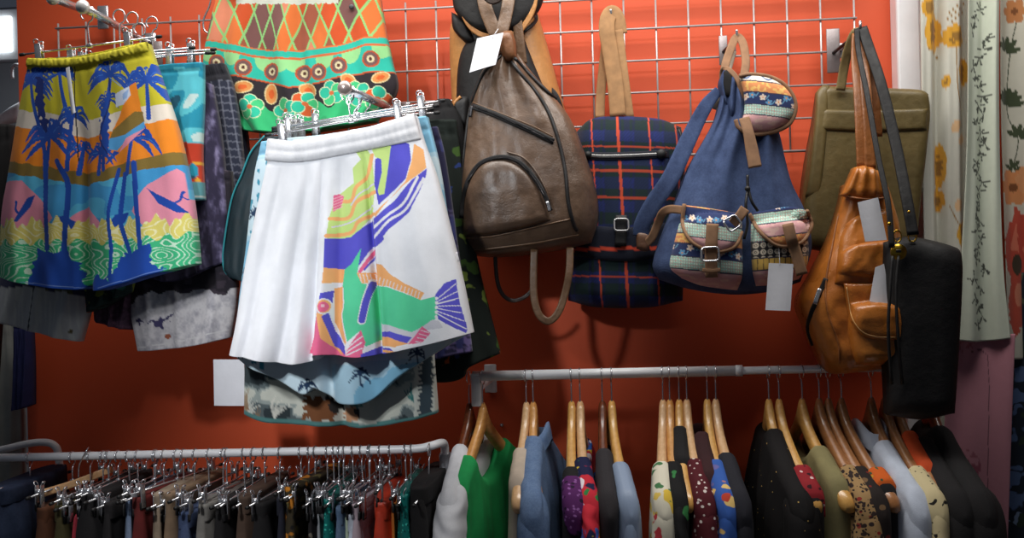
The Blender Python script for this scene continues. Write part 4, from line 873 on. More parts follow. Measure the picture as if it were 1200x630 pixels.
part('buckle', rect_loop([(822, 290), (842, 289), (843, 305), (822, 306)], .0022, yb), CHROME, s1)
part('strap_keeper', ribbon(A([(823, 316), (834, 317), (844, 316)], yb + .004), .008, .004), TANB, s1)
s2 = part('side_strap', ribbon(A([(858, 262, yb), (866, 254, yb - .004), (873, 244, yb)], 0), .020, .004), TANB, db)
part('buckle', rect_loop([(847, 259), (861, 251), (870, 263), (856, 272)], .0022, yb - .006), CHROME, s2)
P2 = Patch([(880, 262), (880, 290), (882, 318), (886, 335)], [(944, 262), (947, 290), (945, 312), (936, 327)], [(880, 262), (900, 256), (925, 254), (944, 262)], [(886, 335), (900, 334), (920, 331), (936, 327)], S1, 100, 100, pillow(.035, .22, .15, .2), .004, ethnic(915, -.06, [(240, 282, 'mint'), (282, 301, 'dots'), (301, 315, 'gold'), (315, 345, 'pink')]))
part('front_pocket', P2.VF, PRINT, db)
F2 = Patch([(879, 250), (886, 264), (896, 276)], [(944, 246), (951, 262), (940, 282)], [(879, 250), (900, 246), (925, 242), (944, 246)], [(896, 276), (910, 287), (926, 287), (940, 282)], lambda x, y: P2.S(x, y, .003), 90, 60, pillow(.008, .2, .3, .2), .003, ethnic(915, -.12, [(230, 247, 'navy'), (247, 260, 'mint'), (260, 276, 'pink'), (276, 292, 'orange')]))
f2 = part('pocket_flap', F2.VF, PRINT, db)
part('binding', tube(F2.on([(878, 250), (886, 265), (896, 277), (910, 287), (926, 288), (941, 282), (951, 264), (946, 247)], .003), .0042, 8, 1), TANB, f2)
part('pocket_strap', ribbon(F2.on([(923, 262), (928, 282), (934, 300), (940, 322)], .010), .023, .004, sm=1), TANB, db)
part('drawcord', tube(A([(876, 205, -.31), (876, 222, -.315), (874, 240, -.325), (876, 262, -.32), (872, 280, -.32)], 0), .003, 8), PIPE, db)
part('drawcord', tube(A([(877, 222, -.315), (881, 236, -.32), (888, 247, -.315)], 0), .003, 8), PIPE, db)
part('cord_knot', ball(at(876, 221, -.317), .006, 12), PIPE, db)
part('price_tag', card([(901, 308), (930, 309), (926, 364), (897, 363)], -.345), PAPER, db, False, label='blank white price tag')
part('tag_thread', tube(A([(912, 276, -.33), (913, 295, -.345), (914, 311, -.347)], 0), .0006, 5), PAPER, db)

# ---- olive bag
OLV = M_leather('olive_leather', (94, 80, 44), (122, 104, 60), .5, 10, .35)
ob = thing('bag', 'flat olive green leather bag behind the cognac backpack', 'bag', at(1010, 290, -.13), 'bags hung on the grid')
OB = Patch([(960, 106), (955, 141), (946, 190), (940, 240), (938, 290)], [(1088, 110), (1090, 135), (1086, 175), (1080, 230), (1074, 290)], [(960, 106), (970, 101), (1000, 102), (1040, 103), (1078, 105), (1088, 110)], [(938, 290), (1000, 296), (1074, 290)], -.15, 50, 60, lambda U, V: pillow(.022, .10, .05, .1)(U, V) + .004 * (noise2(U * 4, V * 5, 2) - .5), .05)
part('body', OB.VF, OLV, ob)
part('flap_band', Patch([(960, 128), (959, 152)], [(1088, 127), (1086, 152)], [(960, 128), (1020, 129), (1088, 127)], [(959, 152), (1020, 154), (1086, 152)], lambda x, y: OB.S(x, y, .002), 40, 10, pillow(.0025, .02, .15, .15), .002).VF, OLV, ob)
part('side_gusset', Patch([(957, 108), (954, 150), (944, 230)], [(972, 100), (970, 150), (962, 230)], [(957, 108), (964, 100), (972, 100)], [(944, 230), (952, 232), (962, 230)], -.166, 16, 30, pillow(.010), .02).VF, OLV, ob)
part('shoulder_strap', ribbon(A([(985, 106, -.18), (989, 80, -.19), (995, 55, -.21), (1003, 38, -.225), (1010, 44, -.22), (1016, 70, -.2), (1030, 104, -.18)], 0), .020, .004), M_leather('olive_strap', (124, 106, 64), (150, 130, 84), .6), ob)
# ---- cognac backpack
COG = M_leather('cognac_leather', (166, 92, 30), (212, 132, 54), .3, 7, .5, .3); COGS = M_leather('cognac_strap', (130, 76, 34), (170, 104, 50), .4, 12)
cb = thing('backpack', 'glossy cognac leather backpack with scalloped pockets and two white tags', 'backpack', at(995, 435, -.28), 'bags hung on the grid')
def cdep(U, V): return pillow(.07, .32, .06, .12)(U, V) * (.4 + .6 * np.clip(V * 1.4, 0, 1)) + .005 * (noise2(U * 6, V * 9, 4) - .5) + .003 * (noise2(U * 16, V * 20, 8) - .5)
CB = Patch([(990, 216), (984, 245), (970, 285), (950, 325), (935, 354), (943, 382), (954, 408), (966, 432)], [(1040, 216), (1052, 260), (1062, 320), (1066, 380), (1062, 428)], [(990, 216), (1005, 210), (1025, 210), (1040, 216)], [(966, 432), (976, 438), (1005, 436), (1040, 431), (1062, 428)], -.265, 80, 110, cdep, .05)
part('body', CB.VF, COG, cb)
part('neck_fold', Patch([(1001, 196), (994, 212), (987, 228)], [(1030, 200), (1034, 216), (1038, 232)], [(1001, 196), (1014, 194), (1030, 200)], [(987, 228), (1010, 233), (1038, 232)], -.315, 30, 24, lambda U, V: pillow(.02, .35, .3, .3)(U, V) + .003 * np.sin(U * 20), .03).VF, COG, cb)
cord([(987, 228), (1010, 233), (1038, 232)], .0024, CB, cb, COGS, 'welt', .03)
for pts, w in (([(1010, 196, -.31), (1008, 150, -.30), (1006, 110, -.28), (1003, 70, -.25), (1004, 40, -.235)], .020), ([(1020, 198, -.315), (1018, 150, -.305), (1015, 110, -.285), (1012, 70, -.255), (1008, 40, -.24)], .022), ([(1029, 160, -.28), (1026, 120, -.27), (1022, 92, -.255), (1014, 60, -.245), (1009, 44, -.24)], .018)): part('shoulder_strap', ribbon(A(pts, 0), w, .005), COGS, cb)
cord([(983, 250), (976, 285), (968, 330), (970, 365), (982, 400), (984, 425)], .0022, CB, cb, COGS, 'welt', .001)
z = seam([(968, 326), (960, 345), (951, 366), (947, 385), (953, 404)], .010, CB, cb, ZIPT, 'side_zip', .002); part('zip_pull', ribbon(CB.on([(961, 338), (958, 346), (955, 356)], .010, 3), .009, .002, sm=1), CHROME, z)
PU = Patch([(992, 262), (984, 282), (980, 320)], [(1046, 243), (1052, 290), (1054, 325)], [(992, 262), (1010, 250), (1046, 243)], [(980, 320), (1010, 324), (1054, 325)], lambda x, y: CB.S(x, y, .002), 30, 30, pillow(.012, .2, .12, .2), .003); part('upper_pocket', PU.VF, COG, cb)
PM = Patch([(985, 296), (982, 312), (978, 332)], [(1056, 280), (1058, 305), (1058, 330)], [(985, 296), (1000, 287), (1025, 283), (1056, 280)], [(978, 332), (1010, 336), (1058, 330)], lambda x, y: PU.S(x, y, .002), 30, 30, pillow(.010, .2, .12, .2), .003); part('middle_pocket', PM.VF, COG, cb)
PL = Patch([(996, 355), (994, 390), (1003, 427)], [(1060, 355), (1062, 390), (1060, 424)], [(996, 355), (1025, 352), (1060, 355)], [(1003, 427), (1030, 428), (1060, 424)], lambda x, y: CB.S(x, y, .002), 30, 30, pillow(.03, .2, .1, .2), .003); part('lower_pocket', PL.VF, COG, cb)
PF = Patch([(989, 332), (992, 355), (996, 374)], [(1060, 328), (1064, 360), (1064, 398)], [(989, 332), (1020, 331), (1060, 328)], [(996, 374), (1008, 391), (1025, 397), (1064, 398)], lambda x, y: PL.S(x, y, .003), 40, 40, pillow(.008, .15, .2, .15), .003); pf = part('pocket_flap', PF.VF, COG, cb)
part('stitching', tube(PF.on([(992, 336), (995, 355), (999, 373), (1010, 388), (1026, 394), (1050, 395)], .0005), .0009, 5, 1), M('cream_thread', (214, 170, 110), .8), pf)
part('price_tag', card([(1005, 237), (1029, 231), (1039, 281), (1014, 283)], -.36), PAPER, cb, False, label='upper blank white tag'); part('price_tag', card([(1026, 313), (1036, 309), (1044, 357), (1019, 353)], -.355), PAPER, cb, False, label='lower blank white tag, partly covered')
# ---- black shoulder bag
kb = thing('bag', 'black leather shoulder bag with gold disc, in front of the cognac backpack', 'bag', at(1080, 470, -.34), 'bags hung on the grid')
KB = Patch([(1036, 284), (1034, 330), (1036, 400), (1040, 486)], [(1127, 298), (1127, 330), (1124, 400), (1119, 484)], [(1036, 284), (1062, 277), (1090, 281), (1121, 290), (1127, 298)], [(1040, 486), (1080, 491), (1119, 484)], -.345, 50, 60, lambda U, V: pillow(.03, .35, .12, .12)(U, V) + .007 * (noise2(U * 3, V * 4, 3) - .5) * prof(np.minimum(U, 1 - U) / .3), .03)
part('body', KB.VF, BLL, kb)
part('shoulder_strap', ribbon(A([(1045, 290, -.40), (1041, 240, -.385), (1029, 183, -.35), (1016, 110, -.30), (1006, 60, -.26), (1004, 34, -.245)], 0), .011, .005), BLL, kb)
part('shoulder_strap', ribbon(A([(1070, 275, -.385), (1063, 235, -.37), (1050, 170, -.33), (1033, 100, -.29), (1018, 55, -.255), (1010, 32, -.24)], 0), .022, .005), BLL, kb)
yk = float(KB.S(np.array(1053.), np.array(292.), .012))
part('gold_disc', lathe([(.0155, -.0015), (.016, 0), (.0155, .0015)], 24, 'y', at(1053, 295, yk)), BRASS, kb); part('disc_loop', box(at(1053, 294, yk - .003), (.010, .003, .006), .001), DARKSTEEL, kb)
part('strap_ring', tube(A([(1049, 282), (1047, 275), (1050, 270), (1055, 272), (1056, 279), (1052, 284), (1049, 282)], yk), .0016, 8), BRASS, kb); part('strap_ring', tube(A([(1070, 270), (1074, 275), (1072, 282), (1066, 282), (1065, 275), (1070, 270)], yk + .01), .0016, 8), BRASS, kb)
for dx in (0, 7): part('leather_lace', tube(A([(1046 + dx, 300, yk), (1043 + dx, 340, yk - .01), (1041 + 1.6 * dx, 390, yk - .012), (1045 + 1.8 * dx, 450, yk)], 0), .0032, 8), BLL, kb)
part('strap_rivet', ball(at(1042, 262, -.41), .004, 10), BRASS, kb); part('strap_rivet', ball(at(1065, 248, -.385), .003, 10), BRASS, kb)
# ============================================================ curtains at the right
def f_cur1(p, x, y, u, v):
    p.c[:] = (206, 204, 192); GO = (214, 158, 52); BR = (150, 110, 50)
    for cx, cy, r, ry in ((1091, 40, 11, 24), (1085, 12, 9, 12), (1115, 46, 13, 14), (1127, 85, 8, 17), (1106, 98, 4, 8), (1126, 275, 9, 16), (1100, 195, 6, 26), (1098, 235, 7, 14)):
        for i in range(7):
            t = i * .9 + cx; p.ell(cx + r * .55 * math.cos(t), cy + ry * .55 * math.sin(t), r * .52, ry * .48, GO)
        p.m(((x - cx) / r) ** 2 + ((y - cy) / ry) ** 2 < noise2(x * .3, y * .3, 4) * .5, BR)
    for pts in (((1106, 20), (1118, 10), (1130, 4)), ((1106, 26), (1120, 14), (1132, 8)), ((1110, 30), (1122, 18), (1132, 12)), ((1116, 60), (1118, 110), (1128, 150)), ((1084, 60), (1100, 68)), ((1108, 240), (1118, 262), (1124, 275))): p.line(pts, 1.1, BR)
    for cx, cy in ((1124, 165), (1116, 150), (1120, 240)): p.ell(cx, cy, 5, 8, (224, 184, 140), .4)
    return p.c
def f_cur2(p, x, y, u, v):
    p.c[:] = (206, 212, 194); rg = random.Random(5)
    for k in range(34):
        cx = 1146 + rg.uniform(-9, 9); cy = 12 + k * 11.2
        for i in range(6):
            a = rg.uniform(0, 6.28); l = rg.uniform(4, 9); ex, ey = cx + l * math.cos(a) * .8, cy + l * math.sin(a); p.line([(cx, cy), (ex, ey)], .8, (90, 93, 84), 1)
            for q in (.6, 1): p.ell(cx + (ex - cx) * q, cy + (ey - cy) * q, 1.6, 1.0, (76, 80, 72), a)
    return p.c
def f_cur3(p, x, y, u, v):
    p.c[:] = (214, 210, 194); GR = (70, 80, 56)
    for cx, cy, n, r in ((1178, 62, 5, 16), (1180, 125, 7, 18), (1192, 162, 5, 14), (1186, 200, 4, 12)):
        for i in range(n):
            a = -2.6 + i * 2.4 / max(1, n - 1); p.ell(cx + r * .55 * math.cos(a), cy + r * .7 * math.sin(a), r * .5, r * .2, GR, a)
    p.line([(1196, 0), (1184, 60), (1180, 130), (1192, 165), (1182, 210)], 1.2, GR)
    for cx, cy, r, c in ((1188, 14, 12, (196, 130, 80)), (1186, 220, 18, (224, 150, 96)), (1204, 210, 14, (224, 160, 110))):
        for i in range(6): p.ell(cx + r * .6 * math.cos(i * 1.05), cy + r * .7 * math.sin(i * 1.05), r * .55, r * .45, c, i * 1.05)
        p.ell(cx, cy, r * .3, r * .3, (130, 80, 46))
    for P in (((1172, 290), (1186, 250), (1194, 244), (1196, 290), (1188, 310)), ((1176, 264), (1172, 300), (1184, 330), (1192, 300)), ((1194, 250), (1214, 262), (1210, 320), (1194, 310)), ((1180, 330), (1196, 310), (1204, 360), (1186, 392), (1176, 360))): p.poly(P, (204, 84, 64), 3, sm=4)
    for P in (((1180, 290), (1190, 262), (1192, 296)), ((1198, 290), (1208, 270), (1206, 312))): p.poly(P, (226, 128, 100), 2)
    p.ell(1190, 310, 7, 12, (70, 60, 44)); p.ell(1192, 345, 6, 14, (226, 140, 110)); return p.c
def curt(label, L, R, T_, B, y, paint, nf, amp, nu=110, nv=220, ph=0, mat=None, name='curtain', cat='curtain'):
    dp = lambda U, V: amp * (np.sin(U * nf * 6.28 + ph + .5 * np.sin(V * 5)) + .35 * np.sin(U * nf * 13.1 + 2 + V)) + amp
    pch = Patch(L, R, T_, B, y, nu, nv, dp, lambda U, V: -dp(U, V) + .004, dyed(paint) if paint else None)
    t = thing(name, label, cat, at(np.mean([q[0] for q in B]), B[0][1], y), 'curtains at the right' if cat == 'curtain' else None); part('cloth', pch.VF, mat or PRINT, t)
curt('cream curtain with golden poppies, next to the white door frame', [(1074, -70), (1077, 200), (1082, 400), (1084, 700)], [(1137, -70), (1138, 200), (1140, 400), (1142, 700)], [(1074, -70), (1105, -70), (1137, -70)], [(1084, 700), (1110, 700), (1142, 700)], -.10, f_cur1, 1.9, .016)
curt('pale sage curtain with small grey sprigs, ending above the pink cloth', [(1131, -70), (1130, 150), (1124, 300), (1117, 398)], [(1168, -70), (1168, 150), (1172, 300), (1181, 396)], [(1131, -70), (1150, -70), (1168, -70)], [(1117, 398), (1150, 400), (1181, 396)], -.17, f_cur2, 1.1, .010, 100, 240, 1)
curt('ivory curtain with dark leaves and big red flowers at the right edge', [(1166, -70), (1168, 150), (1172, 300), (1176, 420)], [(1250, -70), (1250, 150), (1250, 300), (1250, 420)], [(1166, -70), (1200, -70), (1250, -70)], [(1176, 420), (1210, 420), (1250, 420)], -.13, f_cur3, 1.5, .016, 120, 220, 2)
def f_pink(p, x, y, u, v):
    p.c[:] = (186, 128, 140); p.line([(1138, 412), (1156, 416), (1156, 500), (1155, 612)], .8, (90, 60, 70), 2)
    for cx, cy, r in ((1128, 545, 20), (1136, 548, 12), (1130, 400, 12)): p.m(((x - cx) ** 2 + (y - cy) ** 2 < r * r) & (noise2(x * .3, y * .3, 6) > .5), (140, 72, 88), .6)
    return p.c
curt('dusty pink embroidered cloth hanging below the sage curtain', [(1112, 392), (1104, 500), (1100, 720)], [(1184, 390), (1180, 500), (1172, 720)], [(1112, 392), (1150, 393), (1184, 390)], [(1100, 720), (1140, 720), (1172, 720)], -.155, f_pink, .9, .012, 90, 140, 2.2, None, 'draped_cloth', 'fabric')
M_bluefl = M_blobs('blue_floral', (36, 44, 56), [((88, 110, 150), 11, .42, .6), ((130, 150, 180), 15, .3, .4), ((84, 88, 66), 13, .36, .4), ((48, 62, 50), 20, .3, .5)])
curt('dark blue floral dress hanging at the lower right edge', [(1180, 320), (1176, 450), (1172, 720)], [(1262, 320), (1262, 450), (1262, 720)], [(1180, 320), (1220, 318), (1262, 320)], [(1172, 720), (1220, 720), (1262, 720)], -.115, None, 1.3, .012, 60, 100, 0, M_bluefl, 'dress', 'dress')
# ============================================================ right rail
YR = -.23
def rail_py(px): return 440.5 - (px - 553) * 8.5 / 415
def RP(px): return at(px, rail_py(px), YR)
rr = thing('clothes_rail', 'white telescopic clothes rail on the orange wall, under the backpacks', 'clothes rail', RP(553) - np.array([0, 0, .09]))
part('outer_tube', tube([RP(554), RP(868)], .0112, 16, 1), WHITEPAINT, rr); part('inner_tube', tube([RP(860), RP(1085)], .0085, 16, 1), WHITEPAINT, rr)
part('collar', tube([RP(862), RP(870)], .0122, 16, 1), WHITEPAINT, rr)
e = RP(556)
part('end_bracket', join(box(e + np.array([.004, 0, -.03]), (.022, .022, .075), .004), box(e + np.array([.004, .11, -.03]), (.018, .20, .012), .003), box(e + np.array([.004, .218, -.03]), (.03, .008, .07), .003)), WHITEPAINT, rr)
e2 = RP(1080); part('end_bracket', join(box(e2 + np.array([0, .10, -.012]), (.016, .24, .012), .003), box(e2 + np.array([0, .218, -.03]), (.03, .008, .07), .003)), WHITEPAINT, rr)
single('wall_screw', lathe([(.004, -.004), (.005, 0), (.002, .003)], 12, 'y', at(588, 498, -.004)), CHROME, 'small screw head in the wall right of the green tank top hanger', 'screw')
# ============================================================ wooden hangers
HALF = .205; ND = .088; BEND = .018
def hzs(s, drop): s = np.abs(np.asarray(s, float)); return -ND - .02 - drop * s ** .86 + .0 * s
WOODS = {}
def wood(name, c1, c2):
    k = NT(name); tc = k.new('ShaderNodeTexCoord'); mp = k.new('ShaderNodeMapping'); mp.inputs['Scale'].default_value = (60, 5, 60); k.L(tc.outputs['Object'], mp.inputs[0])
    n = k.new('ShaderNodeTexNoise', Scale=2.2, Detail=6.0, Distortion=.6); k.L(mp.outputs[0], n.inputs['Vector'])
    k.L(k.ramp(n.outputs[0], [(.3, l4(c1)), (.7, l4(c2))]), k.b.inputs['Base Color']); k.b.inputs['Roughness'].default_value = .32; k.b.inputs['Coat Weight'].default_value = .3
    return k.m
WH = wood('honey_wood', (196, 134, 70), (222, 164, 96)); WP = wood('pale_beech', (206, 160, 112), (228, 186, 140)); WD = wood('dark_walnut', (84, 40, 22), (122, 62, 32)); WY = wood('yellow_pine', (204, 148, 76), (226, 176, 100)); WB = wood('brown_beech', (150, 98, 58), (180, 124, 78))
def wood_body(drop):
    rows = []
    for s in np.linspace(-1, 1, 41):
        a = abs(s); w = .0095 + .006 * a ** 2; h = .021 - .006 * a + .010 * math.exp(-(a / .10) ** 2); cz = float(hzs(s, drop)) + .006 * math.exp(-(a / .10) ** 2) - .012 * max(0, a - .8)
        if a > .97: w *= .6; h *= .6
        rows.append([(BEND * a * a + w * math.cos(t) * (abs(math.cos(t)) ** -.25 if abs(math.cos(t)) > .01 else 1), -s * HALF, cz + h * math.sin(t) * (abs(math.sin(t)) ** -.25 if abs(math.sin(t)) > .01 else 1)) for t in np.linspace(0, 2 * math.pi, 16, endpoint=False)])
    return loft(rows)
HP = np.array(hook_path(.0145, ND + .012)); HP = HP[:, [1, 0, 2]]
PROTO = {}
def hanger(px, th, drop, mat, label, tilt=0.0):
    key = (round(drop, 3), mat.name); loc = RP(px) + np.array([0, 0, .0125 if px < 868 else .0102])
    if key not in PROTO:
        ORG['clothes_hanger'] = np.zeros(3)
        t = thing('clothes_hanger', label, 'clothes hanger', (0, 0, 0), 'wooden hangers on the right rail')
        part('hook', tube(HP, .0015, 8, 4), CHROME, t); part('wooden_yoke', wood_body(drop), mat, t)
        t.location = [float(v) for v in loc]; t.rotation_euler = (tilt, 0, math.radians(th)); PROTO[key] = t; return t
    return dup(PROTO[key], loc, (tilt, 0, math.radians(th)), label)
def garment(px, th, drop, name, label, cat, mat, start=.3, end=1.0, tk=.022, sleeve=None, length=.62, dip=.05, collar=None, trim=None, lift=.017, fs=1.0, seed=1, smat=None):
    seed = seed + px * .37; loc = RP(px) + np.array([0, 0, .0125 if px < 868 else .0102]); R = np.array(Matrix.Rotation(math.radians(th), 3, 'Z'))
    nu, nv = 80, 60; s = np.sin(np.linspace(-1, 1, nu) * math.pi / 2) * .6 + np.linspace(-1, 1, nu) * .4; v = np.linspace(0, 1, nv) ** 1.9; Sg, Vg = np.meshgrid(s, v)
    a = np.abs(Sg); ztop = np.where(a > start, hzs(a * end, drop) + lift + .004, hzs(start * end, drop) + lift + .004 - dip * (1 - (a / start) ** 2))
    ztop = ztop - .030 * np.clip((a - .86) / .14, 0, 1) ** 2.2                     # the shoulder point rolls over
    zb = -length; z = ztop * (1 - Vg) + zb * Vg; depth = (ztop - z)
    y = -Sg * (HALF + .012) * end * (1 + .05 * Vg * fs) - np.sign(Sg) * .004 * np.sin(z * 20 + seed) * np.clip(depth / .1, 0, 1) * a
    cover = .0165 + .004 * a                                                     # cloth lying over the wooden arm
    thk = (cover * prof(depth / .02 + .06) + (tk * 1.15 - cover) * np.clip(depth / .13, 0, 1) ** .8 * (1 - .45 * a ** 3)) * prof((1.0 - a) / .10 + .03)
    fo = np.clip(depth / .22, 0, 1) ** .8
    wob = fo * (.006 * np.sin(Sg * 8 + seed) + .005 * np.sin(Sg * 17 + seed * 2 + z * 6) + .003 * np.sin(Sg * 31 + seed))
    xc = BEND * (a * end) ** 2
    Fg = np.stack([xc + thk + wob, y, z], -1); Bg = np.stack([xc - thk + wob, y, z], -1)
    g = stitch(Fg, Bg); V = g[0] @ R.T + loc
    t = thing(name, label, cat, (loc[0], loc[1], loc[2] + zb), 'clothes on the right rail'); part('body', (V, g[1]), mat, t)
    if sleeve:
        for sg in (1, -1):
            rows = []; L_, r0, r1 = sleeve; e0 = min(end, 1.0); zt = float(hzs(e0 * .9, drop)) + lift + .003; n_ = 26
            for k in range(n_):
                q = (k / (n_ - 1)) ** 1.3; f = float(prof(np.array(q * 7 + .02))); rx, ry = (r0 + (r1 - r0) * q), (.034 + .016 * min(1, q * 2))
                yc = HALF * e0 - .016 + .022 * q; ring = []
                for c in np.linspace(0, 2 * math.pi, 28, endpoint=False):
                    o = ry * f * math.sin(c); cr = .0035 * min(1, q * 4) * math.sin(3 * c + q * 5 + seed) + .0011 * min(1, q * 4) * math.sin(q * 24 + c * 3 + seed)
                    ring.append((BEND * e0 ** 2 + (rx * f + cr) * math.cos(c), -sg * (yc + o + cr * math.sin(c)), zt - L_ * q - .75 * o * (1 - q) ** 2))
                rows.append(ring)
            W_, Fc = loft(rows); part('sleeve', (W_ @ R.T + loc, Fc), smat or mat, t)
    if collar:
        rows = []
        for (z_, rx, ry) in ((-.03, .026, .058), (-.008, .023, .054), (.012, .022, .052), (.014, .027, .056), (-.006, .031, .062), (-.024, .034, .066)):
            rows.append([(rx * abs(math.cos(c)) ** .7 * (1 if math.cos(c) > 0 else -1), ry * abs(math.sin(c)) ** .8 * (1 if math.sin(c) > 0 else -1), float(hzs(.14, drop)) + z_ + .006 - .026 * abs(math.sin(c)) ** 1.4) for c in np.linspace(0, 2 * math.pi, 24, endpoint=False)])
        W_, Fc = loft(rows, cap=False); part('collar', (W_ @ R.T + loc, Fc), collar, t)
    if trim:
        tm, lo, hi = trim
        for sg in (1, -1):
            ci = np.where((s * sg >= lo) & (s * sg <= hi))[0]; nr = max(4, int((depth[:, ci[len(ci) // 2]] < .045).sum()))
            off = np.array([.0022, -sg * .0015, .0022]); st = stitch(Fg[:nr, ci] + off, Bg[:nr, ci] + off * np.array([-1, 1, 1])); part('strap', (st[0] @ R.T + loc, st[1]), tm, t)
    return t
fab = lambda n, c, **k: M(n, c, .9, 0, .1, 25, .3, 500, **k)
WHT = fab('white_jersey', (222, 222, 226)); GRN = fab('green_jersey', (26, 160, 84)); BEI = fab('beige_knit', (206, 188, 170)); DSH = M_denim('washed_denim', (92, 118, 158), (130, 154, 190))
BLKC = fab('black_viscose', (24, 21, 23)); PUR = M_blobs('purple_glitter', (88, 34, 96), [((150, 96, 164), 110, .35, .6), ((40, 20, 50), 90, .35, .5)])
RED = M_blobs('red_floral', (28, 32, 70), [((206, 44, 60), 16, .52, .75), ((232, 196, 60), 22, .32, .4), ((60, 110, 200), 24, .36, .5), ((240, 230, 236), 30, .22, .4), ((50, 130, 70), 26, .25, .4)])
SAT = M_blobs('grey_satin', (142, 158, 184), [((176, 190, 210), 12, .45, .6), ((116, 130, 160), 16, .35, .5)], .4)
CRF = M_blobs('cream_floral', (222, 216, 196), [((226, 190, 70), 19, .36, .45), ((196, 60, 70), 24, .34, .4), ((70, 120, 76), 34, .28, .5)])
BGL = M_blobs('black_leafprint', (22, 22, 24), [((56, 128, 70), 24, .34, .5), ((200, 66, 50), 26, .26, .3)])
MAR = M_blobs('maroon_dots', (84, 22, 32), [((220, 206, 200), 75, .26, .8), ((206, 190, 184), 95, .2, .5)], warp=.1)
BOR = M_blobs('blue_orange_print', (56, 96, 176), [((230, 142, 54), 20, .5, .65), ((232, 196, 120), 34, .36, .4), ((200, 70, 50), 40, .3, .3)])
NVY = fab('navy_knit', (32, 32, 42)); STD = M_blobs('studded_black', (22, 19, 20), [((206, 170, 96), 130, .2, .10)], warp=0)
RPR = M_blobs('red_print', (150, 36, 44), [((226, 200, 196), 70, .25, .6), ((60, 20, 30), 60, .25, .5)])
KHA = fab('khaki_cotton', (146, 136, 92)); ETH = M_blobs('ethnic_print', (168, 134, 90), [((52, 38, 36), 80, .4, .7), ((150, 50, 44), 66, .32, .4), ((40, 34, 34), 150, .36, .6)], warp=.3)
ETD = M_blobs('dark_ethnic_print', (42, 34, 32), [((120, 92, 64), 50, .3, .5), ((130, 40, 36), 44, .24, .3)], warp=.15); WSH = fab('white_poplin', (206, 214, 230)); ORS = M_blobs('orange_strap', (214, 98, 34), [((230, 170, 50), 60, .3, .5), ((60, 90, 60), 66, .3, .3)])
CRL = M_blobs('cream_black_leaf', (206, 190, 148), [((36, 32, 30), 44, .36, .6), ((60, 54, 48), 80, .22, .5)], warp=.6); BRN = fab('brown_jersey', (58, 36, 28)); ORA = fab('orange_jersey', (222, 84, 34)); GRYC = fab('charcoal_wool', (48, 44, 48))
D0 = .150
hanger(549, -8, D0, WD, 'dark walnut hanger at the left end of the rail, under the white tee')
garment(549, -8, D0, 't_shirt', 'white tee with dark neckline behind the green tank top', 't-shirt', WHT, .34, 1.04, .024, (.16, .03, .036), .8, .06, None, None)
hanger(565, -13, D0, WH, 'honey wood hanger holding the green tank top')
garment(565, -13, D0, 'tank_top', 'bright green tank top at the left end of the rail', 'tank top', GRN, .58, .84, .026, None, .8, .07)
hanger(616, -5, D0, WP, 'pale hanger holding the beige garment left of the denim shirt')
garment(616, -5, D0, 'blouse', 'beige blouse slipping back on its pale hanger beside the denim shirt', 'blouse', BEI, .5, .82, .016, None, .8)
hanger(624, 2, D0, WH, 'honey wood hanger inside the denim shirt collar')
garment(627, -3, D0, 'shirt', 'washed blue denim shirt with collar', 'shirt', DSH, .26, 1.04, .034, (.5, .034, .030), .85, .03, DSH)
hanger(669, -1, D0, WY, 'slim yellow hanger with the purple trimmed black dress')
garment(669, -1, D0, 'dress', 'black dress with a purple glitter shoulder strap', 'dress', BLKC, .6, 1.04, .018, None, .62, .06, None, (PUR, .70, 1.03))
hanger(679, 2, D0, WP, 'pale hanger with the red floral dress, second from the purple trimmed dress')
garment(679, 2, D0, 'dress', 'red, blue and yellow floral dress', 'dress', RED, .5, 1.04, .020, (.13, .018, .026), .9)
garment(706, -1, D0, 'jacket', 'dark charcoal jacket hanging far back left of the grey satin shirt', 'jacket', GRYC, .4, 1.04, .018, None, .8)
hanger(705, -1, D0, WD, 'dark brown hanger deep inside the charcoal jacket')
hanger(716, 5, D0, WY, 'yellow pine hanger with the grey satin shirt')
garment(716, 5, D0, 'shirt', 'grey blue satin shirt with soft pattern', 'shirt', SAT, .55, 1.04, .020, (.45, .022, .027), .85)
hanger(776, -7, D0, WP, 'pale hanger holding the cream floral shirt, first of the four close together')
garment(776, -7, D0, 'shirt', 'cream shirt with red and yellow flowers', 'shirt', CRF, .56, 1.04, .022, (.3, .024, .032), .85)
hanger(784, -3, D0, WH, 'honey hanger with the black leaf print blouse, second of the four close together')
garment(784, -3, D0, 'blouse', 'black blouse with green leaves right of the cream floral shirt', 'blouse', BGL, .55, 1.04, .018, (.2, .018, .022), .85)
hanger(795, -4, D0, WY, 'long yellow hanger with a bare tip and pink loop, left of the maroon dress')
garment(795, -4, D0, 'top', 'black strappy top with a thin pink loop over the hanger tip', 'top', BLKC, .3, .6, .014, None, .8, .03)
hanger(804, 1, D0, WP, 'pale hanger holding the maroon dotted dress')
garment(804, 1, D0, 'dress', 'maroon dress with small white spots', 'dress', MAR, .52, 1.04, .024, (.3, .024, .036), .9)
garment(818, 0, D0, 'dress', 'dark maroon dress far back behind the spotted one', 'dress', fab('dark_maroon', (56, 22, 26)), .3, .8, .02, None, .9)
hanger(828, 0, D0, WY, 'yellow hanger with the blue and orange print top')
garment(828, 0, D0, 'top', 'blue top with large orange flowers', 'top', BOR, .54, 1.04, .016, (.3, .018, .022), .85)
hanger(838, 3, D0, WP, 'pale hanger holding the navy knit, beside the blue and orange top')
garment(838, 3, D0, 'jumper', 'dark navy knitted jumper', 'jumper', NVY, .46, 1.04, .022, (.5, .024, .030), .85)
hanger(900, 4, D0, WY, 'short looking yellow hanger tucked into the black studded blouse')
